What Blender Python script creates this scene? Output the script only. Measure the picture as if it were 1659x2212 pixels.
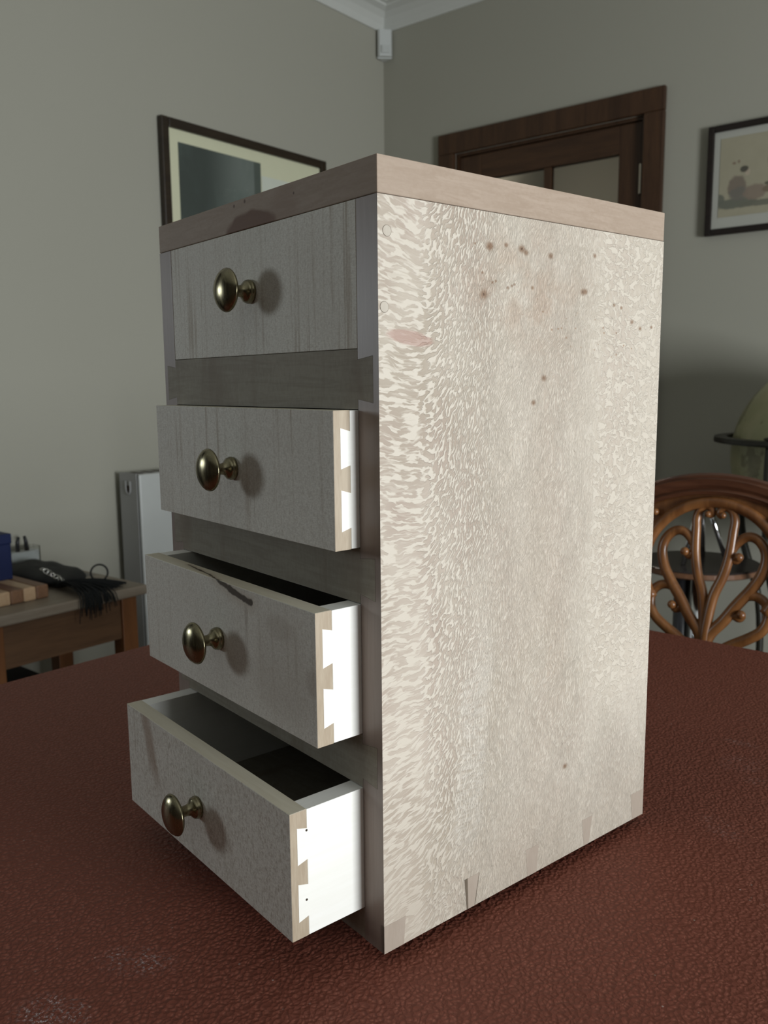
import bpy, bmesh, math, random
from mathutils import Vector, Matrix
random.seed(7)
for o in list(bpy.data.objects): bpy.data.objects.remove(o)
SC = bpy.context.scene
COL = SC.collection
PI = math.pi

# ------------------------------------------------------------------ camera
CAM_C = Vector((0.3242, -0.3990, 1.1193))
Rw = Vector((0.7797, 0.6260, -0.0088)); Fw = Vector((-0.6203, 0.7705, -0.1467)).normalized()
Rw = (Rw - Fw * Rw.dot(Fw)).normalized(); Uw = Rw.cross(Fw)
cam = bpy.data.cameras.new('camera'); camo = bpy.data.objects.new('camera', cam); COL.objects.link(camo)
camo.matrix_world = Matrix(((Rw.x, Uw.x, -Fw.x, CAM_C.x), (Rw.y, Uw.y, -Fw.y, CAM_C.y), (Rw.z, Uw.z, -Fw.z, CAM_C.z), (0, 0, 0, 1)))
cam.sensor_fit = 'HORIZONTAL'; cam.sensor_width = 36.0; cam.lens = 1855.2 * 36.0 / 1659.0
cam.clip_start = 0.02; cam.clip_end = 60
cam.dof.use_dof = True; cam.dof.focus_distance = 0.58; cam.dof.aperture_fstop = cam.lens / 2.0
SC.camera = camo

# ------------------------------------------------------------------ world, daylight, exposure
world = bpy.data.worlds.new('sky'); SC.world = world; world.use_nodes = True
bg = world.node_tree.nodes['Background']; bg.inputs[0].default_value = (0.80, 0.90, 1.0, 1); bg.inputs[1].default_value = 1.0
XL, YB, XR, YF = -2.056, 2.581, 3.05, -2.9          # inner faces of the room walls
ZC = 2.64
def area(name, loc, direction, sx, sy, power, color):
    L = bpy.data.lights.new(name, 'AREA'); L.shape = 'RECTANGLE'; L.size = sx; L.size_y = sy; L.energy = power; L.color = color
    o = bpy.data.objects.new(name, L); COL.objects.link(o); o.location = loc
    o.rotation_euler = Vector(direction).to_track_quat('-Z', 'Y').to_euler()
    return o
# daylight through the big window in the right-hand wall and through the small one in the left-hand wall
WIN_R = (-0.35, 0.75, 0.45, 1.55)      # y0, y1, z0, z1
WIN_L = (-1.13, -0.77, 1.16, 1.52)
area('window_daylight', (XR + 0.02, (WIN_R[0] + WIN_R[1]) / 2, (WIN_R[2] + WIN_R[3]) / 2), (-1, 0, -0.06), WIN_R[1] - WIN_R[0], WIN_R[3] - WIN_R[2], 131, (0.93, 0.975, 1.0))
area('small_window_daylight', (XL - 0.02, (WIN_L[0] + WIN_L[1]) / 2, (WIN_L[2] + WIN_L[3]) / 2), (1, 0.30, 0), WIN_L[1] - WIN_L[0], WIN_L[3] - WIN_L[2], 8.6, (0.86, 0.95, 1.0))
SC.view_settings.view_transform = 'Standard'; SC.view_settings.look = 'None'
SC.view_settings.exposure = 0.0; SC.view_settings.gamma = 1.0; SC.view_settings.use_curve_mapping = False

# ------------------------------------------------------------------ material helpers
class NT:
    def __init__(s, name, rough=0.5, spec=0.5, metal=0.0):
        s.m = bpy.data.materials.new(name); s.m.use_nodes = True; s.t = s.m.node_tree
        s.b = s.t.nodes['Principled BSDF']
        s.b.inputs['Roughness'].default_value = rough; s.b.inputs['Specular IOR Level'].default_value = spec; s.b.inputs['Metallic'].default_value = metal
    def n(s, t, **k):
        x = s.t.nodes.new(t)
        for a, v in k.items(): setattr(x, a, v)
        return x
    def put(s, sock, v):
        if isinstance(v, bpy.types.NodeSocket): s.t.links.new(v, sock)
        elif v is not None:
            if sock.type == 'RGBA' and len(v) == 3: v = (*v, 1)
            sock.default_value = v
    def coord(s): 
        if not hasattr(s, '_c'): s._c = s.n('ShaderNodeTexCoord').outputs['Object']
        return s._c
    def sep(s, v=None):
        x = s.n('ShaderNodeSeparateXYZ'); s.put(x.inputs[0], v or s.coord()); return x.outputs
    def comb(s, x=0.0, y=0.0, z=0.0):
        c = s.n('ShaderNodeCombineXYZ'); s.put(c.inputs[0], x); s.put(c.inputs[1], y); s.put(c.inputs[2], z); return c.outputs[0]
    def math(s, op, a, b=None, c=None):
        x = s.n('ShaderNodeMath', operation=op); s.put(x.inputs[0], a)
        if b is not None: s.put(x.inputs[1], b)
        if c is not None: s.put(x.inputs[2], c)
        return x.outputs[0]
    def vmath(s, op, a, b=None):
        x = s.n('ShaderNodeVectorMath', operation=op); s.put(x.inputs[0], a)
        if b is not None: s.put(x.inputs[1], b)
        return x.outputs['Value'] if op in ('LENGTH', 'DISTANCE', 'DOT_PRODUCT') else x.outputs[0]
    def mapv(s, scale=(1, 1, 1), loc=(0, 0, 0), rot=(0, 0, 0), v=None):
        x = s.n('ShaderNodeMapping'); s.put(x.inputs[0], v or s.coord()); x.inputs[1].default_value = loc; x.inputs[2].default_value = rot; x.inputs[3].default_value = scale
        return x.outputs[0]
    def noise(s, v=None, scale=5.0, detail=3.0, rough=0.5, dist=0.0, out=0):
        x = s.n('ShaderNodeTexNoise'); s.put(x.inputs['Vector'], v or s.coord()); s.put(x.inputs['Scale'], scale); x.inputs['Detail'].default_value = detail; x.inputs['Roughness'].default_value = rough; x.inputs['Distortion'].default_value = dist
        return x.outputs[out]
    def vor(s, v=None, scale=5.0, feature='F1', rnd=1.0, out=0):
        x = s.n('ShaderNodeTexVoronoi', feature=feature); s.put(x.inputs['Vector'], v or s.coord()); x.inputs['Scale'].default_value = scale; x.inputs['Randomness'].default_value = rnd
        return x.outputs[out]
    def ramp(s, f, a=0.0, b=1.0, lo=0.0, hi=1.0, smooth=True):
        x = s.n('ShaderNodeMapRange'); x.interpolation_type = 'SMOOTHSTEP' if smooth else 'LINEAR'; x.clamp = True
        s.put(x.inputs[0], f); x.inputs[1].default_value = a; x.inputs[2].default_value = b; x.inputs[3].default_value = lo; x.inputs[4].default_value = hi
        return x.outputs[0]
    def mix(s, f, a, b, mode='MIX'):
        x = s.n('ShaderNodeMix', data_type='RGBA', blend_type=mode); s.put(x.inputs[0], f); s.put(x.inputs[6], a); s.put(x.inputs[7], b); return x.outputs[2]
    def fmix(s, f, a, b):
        x = s.n('ShaderNodeMix', data_type='FLOAT'); s.put(x.inputs[0], f); s.put(x.inputs[2], a); s.put(x.inputs[3], b); return x.outputs[0]
    def color(s, c): s.put(s.b.inputs['Base Color'], c); return s
    def bump(s, h, strength=0.3, dist=0.001):
        x = s.n('ShaderNodeBump'); s.put(x.inputs['Height'], h); x.inputs['Strength'].default_value = strength; x.inputs['Distance'].default_value = dist
        s.t.links.new(x.outputs[0], s.b.inputs['Normal']); return s

MAT = {}
def plain(name, col, rough=0.5, spec=0.5, metal=0.0, var=0.06, scale=30.0):
    k = NT(name, rough, spec, metal)
    f = k.noise(scale=scale, detail=3)
    k.color(k.mix(f, tuple(c * (1 - var) for c in col), tuple(c * (1 + var) for c in col)))
    MAT[name] = k.m; return k.m

def wood(name, col, dark, axis='x', stretch=14.0, scale=60.0, rough=0.45, spec=0.4, amt=0.8, bump=0.06):
    """straight-grained wood, grain running along one local axis"""
    k = NT(name, rough, spec)
    sc = [scale, scale, scale]; sc['xyz'.index(axis)] = scale / stretch
    v = k.mapv(scale=tuple(sc))
    f1 = k.noise(v, 1.0, 5, 0.6, 0.6); f2 = k.noise(k.mapv(scale=tuple(c * 6 for c in sc)), 1.0, 3, 0.6)
    f = k.math('MULTIPLY_ADD', f2, 0.35, k.math('MULTIPLY', f1, 0.65))
    f = k.ramp(f, 0.34, 0.66)
    k.color(k.mix(k.math('MULTIPLY', f, amt), col, dark)); k.bump(f, bump, 0.0005)
    MAT[name] = k.m; return k.m

# --- wall and room materials
k = NT('wall_paint', 0.85, 0.2); f = k.noise(scale=240, detail=4)
k.color(k.mix(k.noise(scale=1.5, detail=2), (0.375, 0.365, 0.305), (0.395, 0.385, 0.325))); k.bump(f, 0.08, 0.001); MAT['wall'] = k.m
plain('dark_wall', (0.06, 0.05, 0.042), 0.85, 0.2, var=0.05)  # unseen walls, made darker than the room paint to cut bounce light
plain('ceiling_white', (0.62, 0.63, 0.59), 0.8, 0.2, var=0.02)
plain('white_gloss', (0.55, 0.57, 0.55), 0.35, 0.5, var=0.02)
plain('white_plastic', (0.60, 0.62, 0.60), 0.35, 0.5, var=0.02)
wood('floor_oak', (0.075, 0.045, 0.028), (0.05, 0.03, 0.018), 'y', 10, 22, 0.4)
wood('door_wood', (0.075, 0.036, 0.017), (0.032, 0.015, 0.008), 'z', 14, 30, 0.35)
wood('door_wood_cross', (0.075, 0.036, 0.017), (0.032, 0.015, 0.008), 'x', 14, 30, 0.35)
# --- cabinet woods
PEAR, PEARD = (0.375, 0.295, 0.230), (0.320, 0.245, 0.185)
wood('edge_wood', (0.30, 0.240, 0.205), (0.25, 0.195, 0.165), 'z', 20, 90, 0.40, 0.30)
wood('drawer_end', (0.44, 0.365, 0.270), (0.34, 0.265, 0.185), 'z', 8, 120, 0.5, 0.3)
wood('pale_maple', (0.88, 0.87, 0.82), (0.82, 0.80, 0.73), 'y', 14, 70, 0.5, 0.3, 0.5)
wood('pin_wood', (0.385, 0.320, 0.262), (0.345, 0.280, 0.225), 'z', 6, 160, 0.5, 0.3)
wood('top_maple', (0.66, 0.61, 0.49), (0.57, 0.51, 0.39), 'x', 14, 90, 0.5, 0.3, 0.7)
wood('joint_shade', (0.17, 0.135, 0.10), (0.11, 0.085, 0.06), 'z', 6, 160, 0.7, 0.2)
wood('dowel_wood', (0.48, 0.43, 0.36), (0.43, 0.38, 0.31), 'z', 4, 300, 0.5, 0.3)
plain('joint_dark', (0.05, 0.035, 0.025), 0.8, 0.1)
plain('feet_felt', (0.03, 0.03, 0.03), 0.9, 0.1)

def lid_material():
    k = NT('lid_wood', 0.55, 0.15)
    x, y, z = k.sep()
    f1 = k.noise(k.mapv(scale=(30, 30, 260)), 1.0, 5, 0.6, 0.8)
    f2 = k.noise(k.mapv(scale=(260, 260, 500)), 1.0, 3, 0.6)
    f = k.ramp(k.math('MULTIPLY_ADD', f2, 0.3, k.math('MULTIPLY', f1, 0.7)), 0.35, 0.65)
    c = k.mix(f, PEAR, PEARD)
    big = k.ramp(k.noise(scale=14, detail=2), 0.4, 0.65)
    c = k.mix(k.math('MULTIPLY', big, 0.35), c, (0.34, 0.265, 0.205))
    # dark heartwood patch on the front edge, a half ellipse standing on the lower arris
    dx = k.math('DIVIDE', k.math('ADD', x, 0.1415), 0.0345); dz = k.math('DIVIDE', k.math('SUBTRACT', z, 0.4772), 0.0135)
    d = k.math('ADD', k.math('MULTIPLY', dx, dx), k.math('MULTIPLY', dz, dz))
    d = k.math('ADD', d, k.math('MULTIPLY', k.math('SUBTRACT', k.noise(scale=70, detail=2), 0.5), 0.6))
    patch = k.ramp(d, 0.75, 1.15, 1, 0)
    patch = k.math('MULTIPLY', patch, k.ramp(y, 0.004, 0.012, 1, 0))
    c = k.mix(k.math('MULTIPLY', patch, 0.85), c, (0.13, 0.055, 0.025))
    # faint worn halo right of the patch
    dx = k.math('DIVIDE', k.math('ADD', x, 0.098), 0.02); dz = k.math('DIVIDE', k.math('SUBTRACT', z, 0.483), 0.022)
    d = k.math('ADD', k.math('MULTIPLY', dx, dx), k.math('MULTIPLY', dz, dz))
    c = k.mix(k.math('MULTIPLY', k.math('MULTIPLY', k.ramp(d, 0.2, 1.0, 1, 0), k.ramp(y, 0.004, 0.012, 1, 0)), 0.3), c, (0.25, 0.16, 0.11))
    # pin knots
    for (px, pz, r) in ((-0.148, 0.4975, 0.0012), (-0.163, 0.4965, 0.0011), (-0.086, 0.4926, 0.0008)):
        d = k.vmath('DISTANCE', k.comb(x, 0.0, z), (px, 0, pz))
        c = k.mix(k.math('MULTIPLY', k.math('MULTIPLY', k.ramp(d, r * 0.5, r * 1.6, 1, 0), k.ramp(y, 0.004, 0.012, 1, 0)), 0.8), c, (0.08, 0.04, 0.025))
    k.color(c); k.bump(f, 0.05, 0.0005); MAT['lid'] = k.m
lid_material()

def rail_material():
    k = NT('rail_wood', 0.6, 0.12)
    x, y, z = k.sep()
    f1 = k.noise(k.mapv(scale=(16, 60, 170)), 1.0, 5, 0.6, 1.2)
    st = k.noise(k.mapv(scale=(28, 10, 5)), 1.0, 3, 0.6, 0.6)
    f2 = k.noise(k.mapv(scale=(380, 380, 160)), 1.0, 3, 0.6)
    f = k.ramp(k.math('MULTIPLY_ADD', f2, 0.35, k.math('MULTIPLY', f1, 0.65)), 0.36, 0.64)
    c = k.mix(f, (0.33, 0.300, 0.240), (0.27, 0.240, 0.190))
    c = k.mix(k.math('MULTIPLY', k.ramp(st, 0.5, 0.72), 0.45), c, (0.20, 0.155, 0.115))
    k.color(c); k.bump(f, 0.06, 0.0005); MAT['rail'] = k.m
rail_material()

def front_material(name, streaks=0.5, bark=False, mottled=0.4, seed=0.0):
    """figured maple drawer front: fine vertical grain lines, short mottled fibres"""
    k = NT(name, 0.6, 0.14)
    x, y, z = k.sep()
    off = (seed * 3.1, 0, seed * 1.7)
    lines = k.noise(k.mapv(scale=(190, 30, 4), loc=off), 1.0, 5, 0.7, 0.3)
    lmask = k.ramp(k.noise(k.mapv(scale=(14, 5, 12), loc=off), 1.0, 2), 0.42, 0.66)
    l = k.math('MULTIPLY', k.ramp(lines, 0.50, 0.66), k.math('MULTIPLY_ADD', lmask, 0.75, 0.25))
    fib = k.ramp(k.noise(k.mapv(scale=(420, 200, 900), loc=off), 1.0, 3, 0.7), 0.35, 0.65)
    mot = k.ramp(k.noise(k.mapv(scale=(560, 200, 300), loc=off), 1.0, 4, 0.75, 0.5), 0.46, 0.66)
    big = k.noise(k.mapv(scale=(9, 5, 14), loc=off), 1.0, 2)
    c = k.mix(fib, (0.82, 0.80, 0.725), (0.68, 0.655, 0.585))
    c = k.mix(k.math('MULTIPLY', k.ramp(big, 0.4, 0.7), 0.35), c, (0.62, 0.58, 0.51))
    c = k.mix(k.math('MULTIPLY', mot, mottled * 0.75), c, (0.42, 0.36, 0.29))
    c = k.mix(k.math('MULTIPLY', l, streaks), c, (0.34, 0.26, 0.18))
    if bark == 'bark':
        # bark inclusion running down from the upper arris, and soft grey-brown patches below it and to its right
        pts = [(-0.150, 0.2340), (-0.141, 0.2318), (-0.126, 0.2286), (-0.110, 0.2254), (-0.0964, 0.2240)]
        wob = k.math('MULTIPLY', k.math('SUBTRACT', k.noise(scale=160, detail=4), 0.5), 0.0035)
        best = None
        for (a, b), w in zip(zip(pts[:-1], pts[1:]), (0.0004, 0.0006, 0.0012, 0.0010)):
            ax, az = a; bx_, bz = b; dx, dz = bx_ - ax, bz - az; L2 = dx * dx + dz * dz
            t = k.math('ADD', k.math('MULTIPLY', k.math('SUBTRACT', x, ax), dx / L2), k.math('MULTIPLY', k.math('SUBTRACT', z, az), dz / L2))
            t = k.ramp(t, 0, 1, 0, 1, False)
            px = k.math('MULTIPLY_ADD', t, dx, ax); pz = k.math('MULTIPLY_ADD', t, dz, az)
            d = k.vmath('DISTANCE', k.comb(x, 0.0, z), k.comb(px, 0.0, pz))
            d = k.math('SUBTRACT', k.math('ADD', d, wob), w)
            best = d if best is None else k.math('MINIMUM', best, d)
        c = k.mix(k.math('MULTIPLY', k.ramp(best, 0.0005, 0.010, 1, 0), 0.35), c, (0.45, 0.36, 0.26))
        c = k.mix(k.math('MULTIPLY', k.ramp(best, 0.0004, 0.0020, 1, 0), 0.9), c, (0.055, 0.04, 0.028))
        for (px, pz, rx, rz, am) in ((-0.1035, 0.2140, 0.003, 0.010, 0.45), (-0.104, 0.200, 0.003, 0.014, 0.25), (-0.025, 0.186, 0.009, 0.012, 0.35), (-0.062, 0.214, 0.022, 0.010, 0.25), (-0.060, 0.185, 0.045, 0.045, 0.22)):
            dx = k.math('DIVIDE', k.math('SUBTRACT', x, px), rx); dz = k.math('DIVIDE', k.math('SUBTRACT', z, pz), rz)
            d = k.math('ADD', k.math('MULTIPLY', dx, dx), k.math('MULTIPLY', dz, dz))
            c = k.mix(k.math('MULTIPLY', k.ramp(d, 0.1, 1.1, 1, 0), am), c, (0.38, 0.32, 0.26))
    if bark == 'stain':
        # reddish brown streak falling from the top edge to the knob
        t = k.math('ADD', x, k.math('MULTIPLY_ADD', k.math('SUBTRACT', 0.109, z), -0.32, 0.232))
        wob = k.math('MULTIPLY', k.math('SUBTRACT', k.noise(k.mapv(scale=(60, 10, 25)), 1.0, 3), 0.5), 0.012)
        d = k.math('ABSOLUTE', k.math('ADD', t, wob))
        am = k.math('MULTIPLY', k.ramp(d, 0.001, 0.011, 1, 0), k.ramp(z, 0.045, 0.075))
        c = k.mix(k.math('MULTIPLY', am, 0.6), c, (0.30, 0.19, 0.125))
    k.color(c); k.bump(k.math('ADD', fib, l), 0.05, 0.0005); MAT[name] = k.m
def bark_top():
    k = NT('top_bark', 0.6, 0.2); x, y, z = k.sep()
    f = k.ramp(k.noise(k.mapv(scale=(8, 90, 90)), 1.0, 4, 0.6), 0.35, 0.65)
    c = k.mix(f, (0.66, 0.61, 0.49), (0.57, 0.51, 0.39))
    wob = k.math('MULTIPLY', k.math('SUBTRACT', k.noise(scale=160, detail=4), 0.5), 0.003)
    best = None
    for (a, b) in BARK_TOP:
        dx, dy = b[0] - a[0], b[1] - a[1]; L2 = dx * dx + dy * dy
        t = k.ramp(k.math('ADD', k.math('MULTIPLY', k.math('SUBTRACT', x, a[0]), dx / L2), k.math('MULTIPLY', k.math('SUBTRACT', y, a[1]), dy / L2)), 0, 1, 0, 1, False)
        d = k.vmath('DISTANCE', k.comb(x, y, 0.0), k.comb(k.math('MULTIPLY_ADD', t, dx, a[0]), k.math('MULTIPLY_ADD', t, dy, a[1]), 0.0))
        d = k.math('ADD', d, wob); best = d if best is None else k.math('MINIMUM', best, d)
    c = k.mix(k.math('MULTIPLY', k.ramp(best, 0.0004, 0.0045, 1, 0), 0.5), c, (0.34, 0.26, 0.18))
    c = k.mix(k.math('MULTIPLY', k.ramp(best, 0.0003, 0.0013, 1, 0), 0.9), c, (0.05, 0.035, 0.025))
    k.color(c); MAT['top_bark'] = k.m
BARK_TOP = [((-0.205, -0.0268), (-0.185, -0.0290)), ((-0.185, -0.0290), (-0.163, -0.0310)), ((-0.163, -0.0310), (-0.148, -0.0342)), ((-0.148, -0.0342), (-0.141, -0.0355))]
bark_top()
front_material('front_a', 0.62, seed=0.0, mottled=0.45)
front_material('front_b', 0.70, seed=2.0, mottled=0.45)
front_material('front_c', 0.25, bark='bark', seed=5.0, mottled=0.5)
front_material('front_d', 0.3, bark='stain', seed=8.0, mottled=0.85)

def lacewood():
    """quarter-sawn lacewood: broad flecks at the front edge, pebbled ray figure in the middle, blotches at the back"""
    k = NT('lacewood', 0.48, 0.4)
    x, y, z = k.sep()
    lowc = k.noise(scale=16, detail=2, out=1)
    warp = k.vmath('SCALE', k.vmath('SUBTRACT', lowc, (0.5, 0.5, 0.5)), None)
    warp.node.inputs['Scale'].default_value = 0.016
    p = k.vmath('ADD', k.coord(), warp)
    nz = k.noise(k.mapv(scale=(1, 14, 22)), 1.0, 3)
    nzs = k.math('MULTIPLY', k.math('SUBTRACT', nz, 0.5), 0.030)
    u = k.math('ADD', y, nzs)
    # ray flecks follow a flow: level near the front edge, bending up and ever steeper (and finer) towards the middle
    w2 = k.vmath('SCALE', k.vmath('SUBTRACT', k.noise(scale=210, detail=2, out=1), (0.5, 0.5, 0.5)), None); w2.node.inputs['Scale'].default_value = 0.0020
    w3 = k.vmath('SCALE', k.vmath('SUBTRACT', k.noise(scale=38, detail=2, out=1), (0.5, 0.5, 0.5)), None); w3.node.inputs['Scale'].default_value = 0.010
    pa = k.vmath('ADD', k.vmath('ADD', p, w2), w3)
    ay = k.sep(pa)
    uu = ay[1]
    m = k.math('MINIMUM', k.math('MAXIMUM', k.math('SUBTRACT', uu, 0.030), 0.0), 0.060); lin = k.math('MAXIMUM', k.math('SUBTRACT', uu, 0.090), 0.0)
    m2 = k.math('MULTIPLY', m, m)
    Gf = k.math('MULTIPLY_ADD', m2, 26.0, k.math('MULTIPLY', lin, 3.12))
    Tf = k.math('ADD', k.math('MULTIPLY_ADD', m2, 4600.0, k.math('MULTIPLY', uu, 85.0)), k.math('MULTIPLY', lin, 552.0))
    tl = k.math('MULTIPLY', k.math('MINIMUM', uu, 0.045), k.math('MULTIPLY_ADD', k.math('SUBTRACT', z, 0.10), -1.5, 0.22))
    Qf = k.math('SUBTRACT', k.math('SUBTRACT', ay[2], Gf), tl)
    fl = k.noise(k.comb(0.0, Tf, k.math('MULTIPLY', Qf, 330.0)), 1.0, 1.5, 0.5)
    A = k.ramp(fl, 0.45, 0.53)
    fl2 = k.noise(k.comb(9.0, k.math('MULTIPLY', Tf, 0.55), k.math('MULTIPLY', Qf, 640.0)), 1.0, 1.0, 0.5)
    A = k.math('MAXIMUM', k.math('MULTIPLY', A, k.ramp(fl2, 0.30, 0.55, 0.55, 1.0)), k.math('MULTIPLY', k.ramp(fl2, 0.56, 0.66), 0.35))
    B = k.ramp(fl, 0.42, 0.57)
    B2 = k.ramp(fl, 0.36, 0.64)
    pb = k.mapv(rot=(math.radians(-13), 0, 0), v=pa)
    # blotches of pale silver grain at the back
    nc = k.noise(k.mapv(scale=(0.0, 165, 230), v=pa), 1.0, 2.5, 0.55, 0.8)
    nc2 = k.noise(k.mapv(scale=(0.0, 330, 240), v=pb), 1.0, 2.0, 0.5)
    Cc = k.math('MULTIPLY', k.ramp(nc, 0.44, 0.53), k.ramp(nc2, 0.35, 0.6, 0.6, 1.0))
    wA = k.ramp(u, 0.026, 0.044, 1, 0)
    wBfar = k.ramp(u, 0.075, 0.12)
    wC = k.math('MULTIPLY', k.ramp(u, 0.185, 0.225), k.ramp(z, 0.06, 0.16))
    band = k.fmix(wBfar, B, B2)
    fleck = k.fmix(wA, band, A)
    fleck = k.fmix(wC, fleck, Cc)
    # contrast of the figure over the board
    con = k.fmix(k.ramp(u, 0.05, 0.13), 0.92, 0.56)
    con = k.fmix(wC, con, 0.42)
    con = k.math('MULTIPLY', con, k.ramp(k.noise(k.mapv(scale=(1, 20, 10)), 1.0, 2), 0.3, 0.65, 0.55, 1.15))
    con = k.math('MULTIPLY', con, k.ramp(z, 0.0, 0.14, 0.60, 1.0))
    cream = (0.548, 0.492, 0.412)
    ground = k.mix(k.ramp(k.noise(k.mapv(scale=(1, 16, 9)), 1.0, 3), 0.35, 0.65), (0.350, 0.275, 0.220), (0.345, 0.288, 0.222))
    base = k.mix(k.math('MULTIPLY', fleck, con), cream, ground)
    # browner heart in the middle, whiter ribbon low at the front third: chatoyant sheen painted in
    mid = k.math('MULTIPLY', k.ramp(k.math('ABSOLUTE', k.math('SUBTRACT', u, 0.145)), 0.01, 0.075, 1, 0), k.ramp(k.noise(k.mapv(scale=(1, 22, 6)), 1.0, 3), 0.3, 0.7, 0.3, 1.0))
    base = k.mix(k.math('MULTIPLY', mid, 0.30), base, (0.390, 0.305, 0.232))
    rib = k.math('MULTIPLY', k.ramp(k.math('ABSOLUTE', k.math('SUBTRACT', u, k.math('MULTIPLY_ADD', z, 0.10, 0.068))), 0.008, 0.018, 1, 0), k.math('MULTIPLY', k.ramp(z, 0.03, 0.06), k.ramp(z, 0.15, 0.23, 1, 0)))
    st = k.noise(k.mapv(scale=(0, 60, 520), v=p), 1.0, 2)
    base = k.mix(k.math('MULTIPLY', rib, k.ramp(st, 0.35, 0.6, 0.15, 0.6)), base, (0.575, 0.528, 0.458))
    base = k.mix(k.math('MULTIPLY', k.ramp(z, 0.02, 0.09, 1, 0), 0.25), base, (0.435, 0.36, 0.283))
    # brown stain haze around the knots
    hz = k.math('MULTIPLY', k.ramp(k.vmath('DISTANCE', k.comb(0.0, y, k.math('MULTIPLY', z, 1.6)), (0, 0.13, 0.43 * 1.6)), 0.02, 0.085, 1, 0), k.ramp(k.noise(scale=45, detail=3), 0.38, 0.66))
    base = k.mix(k.math('MULTIPLY', hz, 0.42), base, (0.385, 0.265, 0.185))
    # knots
    knots = [(.0927, .4566, .0030), (.0938, .4575, .0022), (.1237, .4580, .0028), (.1280, .4560, .0020), (.1085, .4592, .0016), (.0795, .4575, .0010), (.0879, .4264, .0034),
             (.0865, .4400, .0012), (.0960, .4345, .0012), (.0990, .4355, .0012), (.1105, .4320, .0012), (.1145, .4335, .0011), (.1170, .4345, .0011), (.1350, .4335, .0016),
             (.1895, .4339, .0026), (.1925, .4342, .0022), (.1536, .4560, .0024), (.2023, .4601, .0018), (.1487, .3728, .0024), (.1380, .3560, .0020), (.1816, .0757, .0024), (.2270, .4265, .0016), (.2360, .4250, .0016),
             (.2500, .4150, .0018), (.2610, .4105, .0016), (.2760, .4120, .0014)]
    for i, (ky, kz, r) in enumerate(knots):
        d = k.vmath('DISTANCE', k.comb(0.0, k.math('MULTIPLY', pay, 1.0) if False else y, k.math('MULTIPLY', z, 1.25)), (0, ky, kz * 1.25))
        d = k.math('ADD', d, k.math('MULTIPLY', k.math('SUBTRACT', nz, 0.5), 0.002))
        base = k.mix(k.math('MULTIPLY', k.ramp(d, r * 0.3, r * 1.8, 1, 0), 0.85), base, (0.22, 0.13, 0.075))
        if r > 0.0025: base = k.mix(k.math('MULTIPLY', k.ramp(d, r * 0.1, r * 0.5, 1, 0), 0.8), base, (0.10, 0.055, 0.035))
    # scatter of pin knots drifting down to the back
    lane = k.math('SUBTRACT', z, k.math('MULTIPLY_ADD', y, -0.16, 0.436))
    lm = k.math('MULTIPLY', k.ramp(k.math('ABSOLUTE', lane), 0.004, 0.020, 1, 0), k.math('MULTIPLY', k.ramp(y, 0.09, 0.12), k.ramp(y, 0.25, 0.28, 1, 0)))
    vd = k.vor(k.mapv(scale=(0, 190, 250)), 1.0, 'F1'); vr = k.sep(k.vor(k.mapv(scale=(0, 190, 250)), 1.0, 'F1', out=1))
    pin = k.math('MULTIPLY', k.ramp(vd, 0.12, 0.26, 1, 0), k.ramp(vr[1], 0.55, 0.6))
    base = k.mix(k.math('MULTIPLY', k.math('MULTIPLY', pin, lm), 0.8), base, (0.30, 0.19, 0.12))
    # pink lens-shaped bruise near the front edge
    t = k.math('DIVIDE', k.math('SUBTRACT', y, 0.025), 0.021); cz = k.math('MULTIPLY_ADD', y, -0.105, 0.3996)
    dz = k.math('DIVIDE', k.math('SUBTRACT', z, cz), 0.0052)
    d = k.math('ADD', k.math('MULTIPLY', t, t), k.math('MULTIPLY', dz, dz))
    d = k.math('ADD', d, k.math('MULTIPLY', k.math('SUBTRACT', k.noise(k.mapv(scale=(0, 70, 420)), 1.0, 3), 0.5), 0.9))
    base = k.mix(k.math('MULTIPLY', k.ramp(d, 0.5, 1.0, 1, 0), 0.75), base, (0.37, 0.235, 0.19))
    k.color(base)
    h = k.math('MULTIPLY', k.math('SUBTRACT', 1.0, fleck), k.fmix(wA, 1.0, 0.30))
    k.bump(h, 0.75, 0.0007); MAT['lacewood'] = k.m
lacewood()

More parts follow.
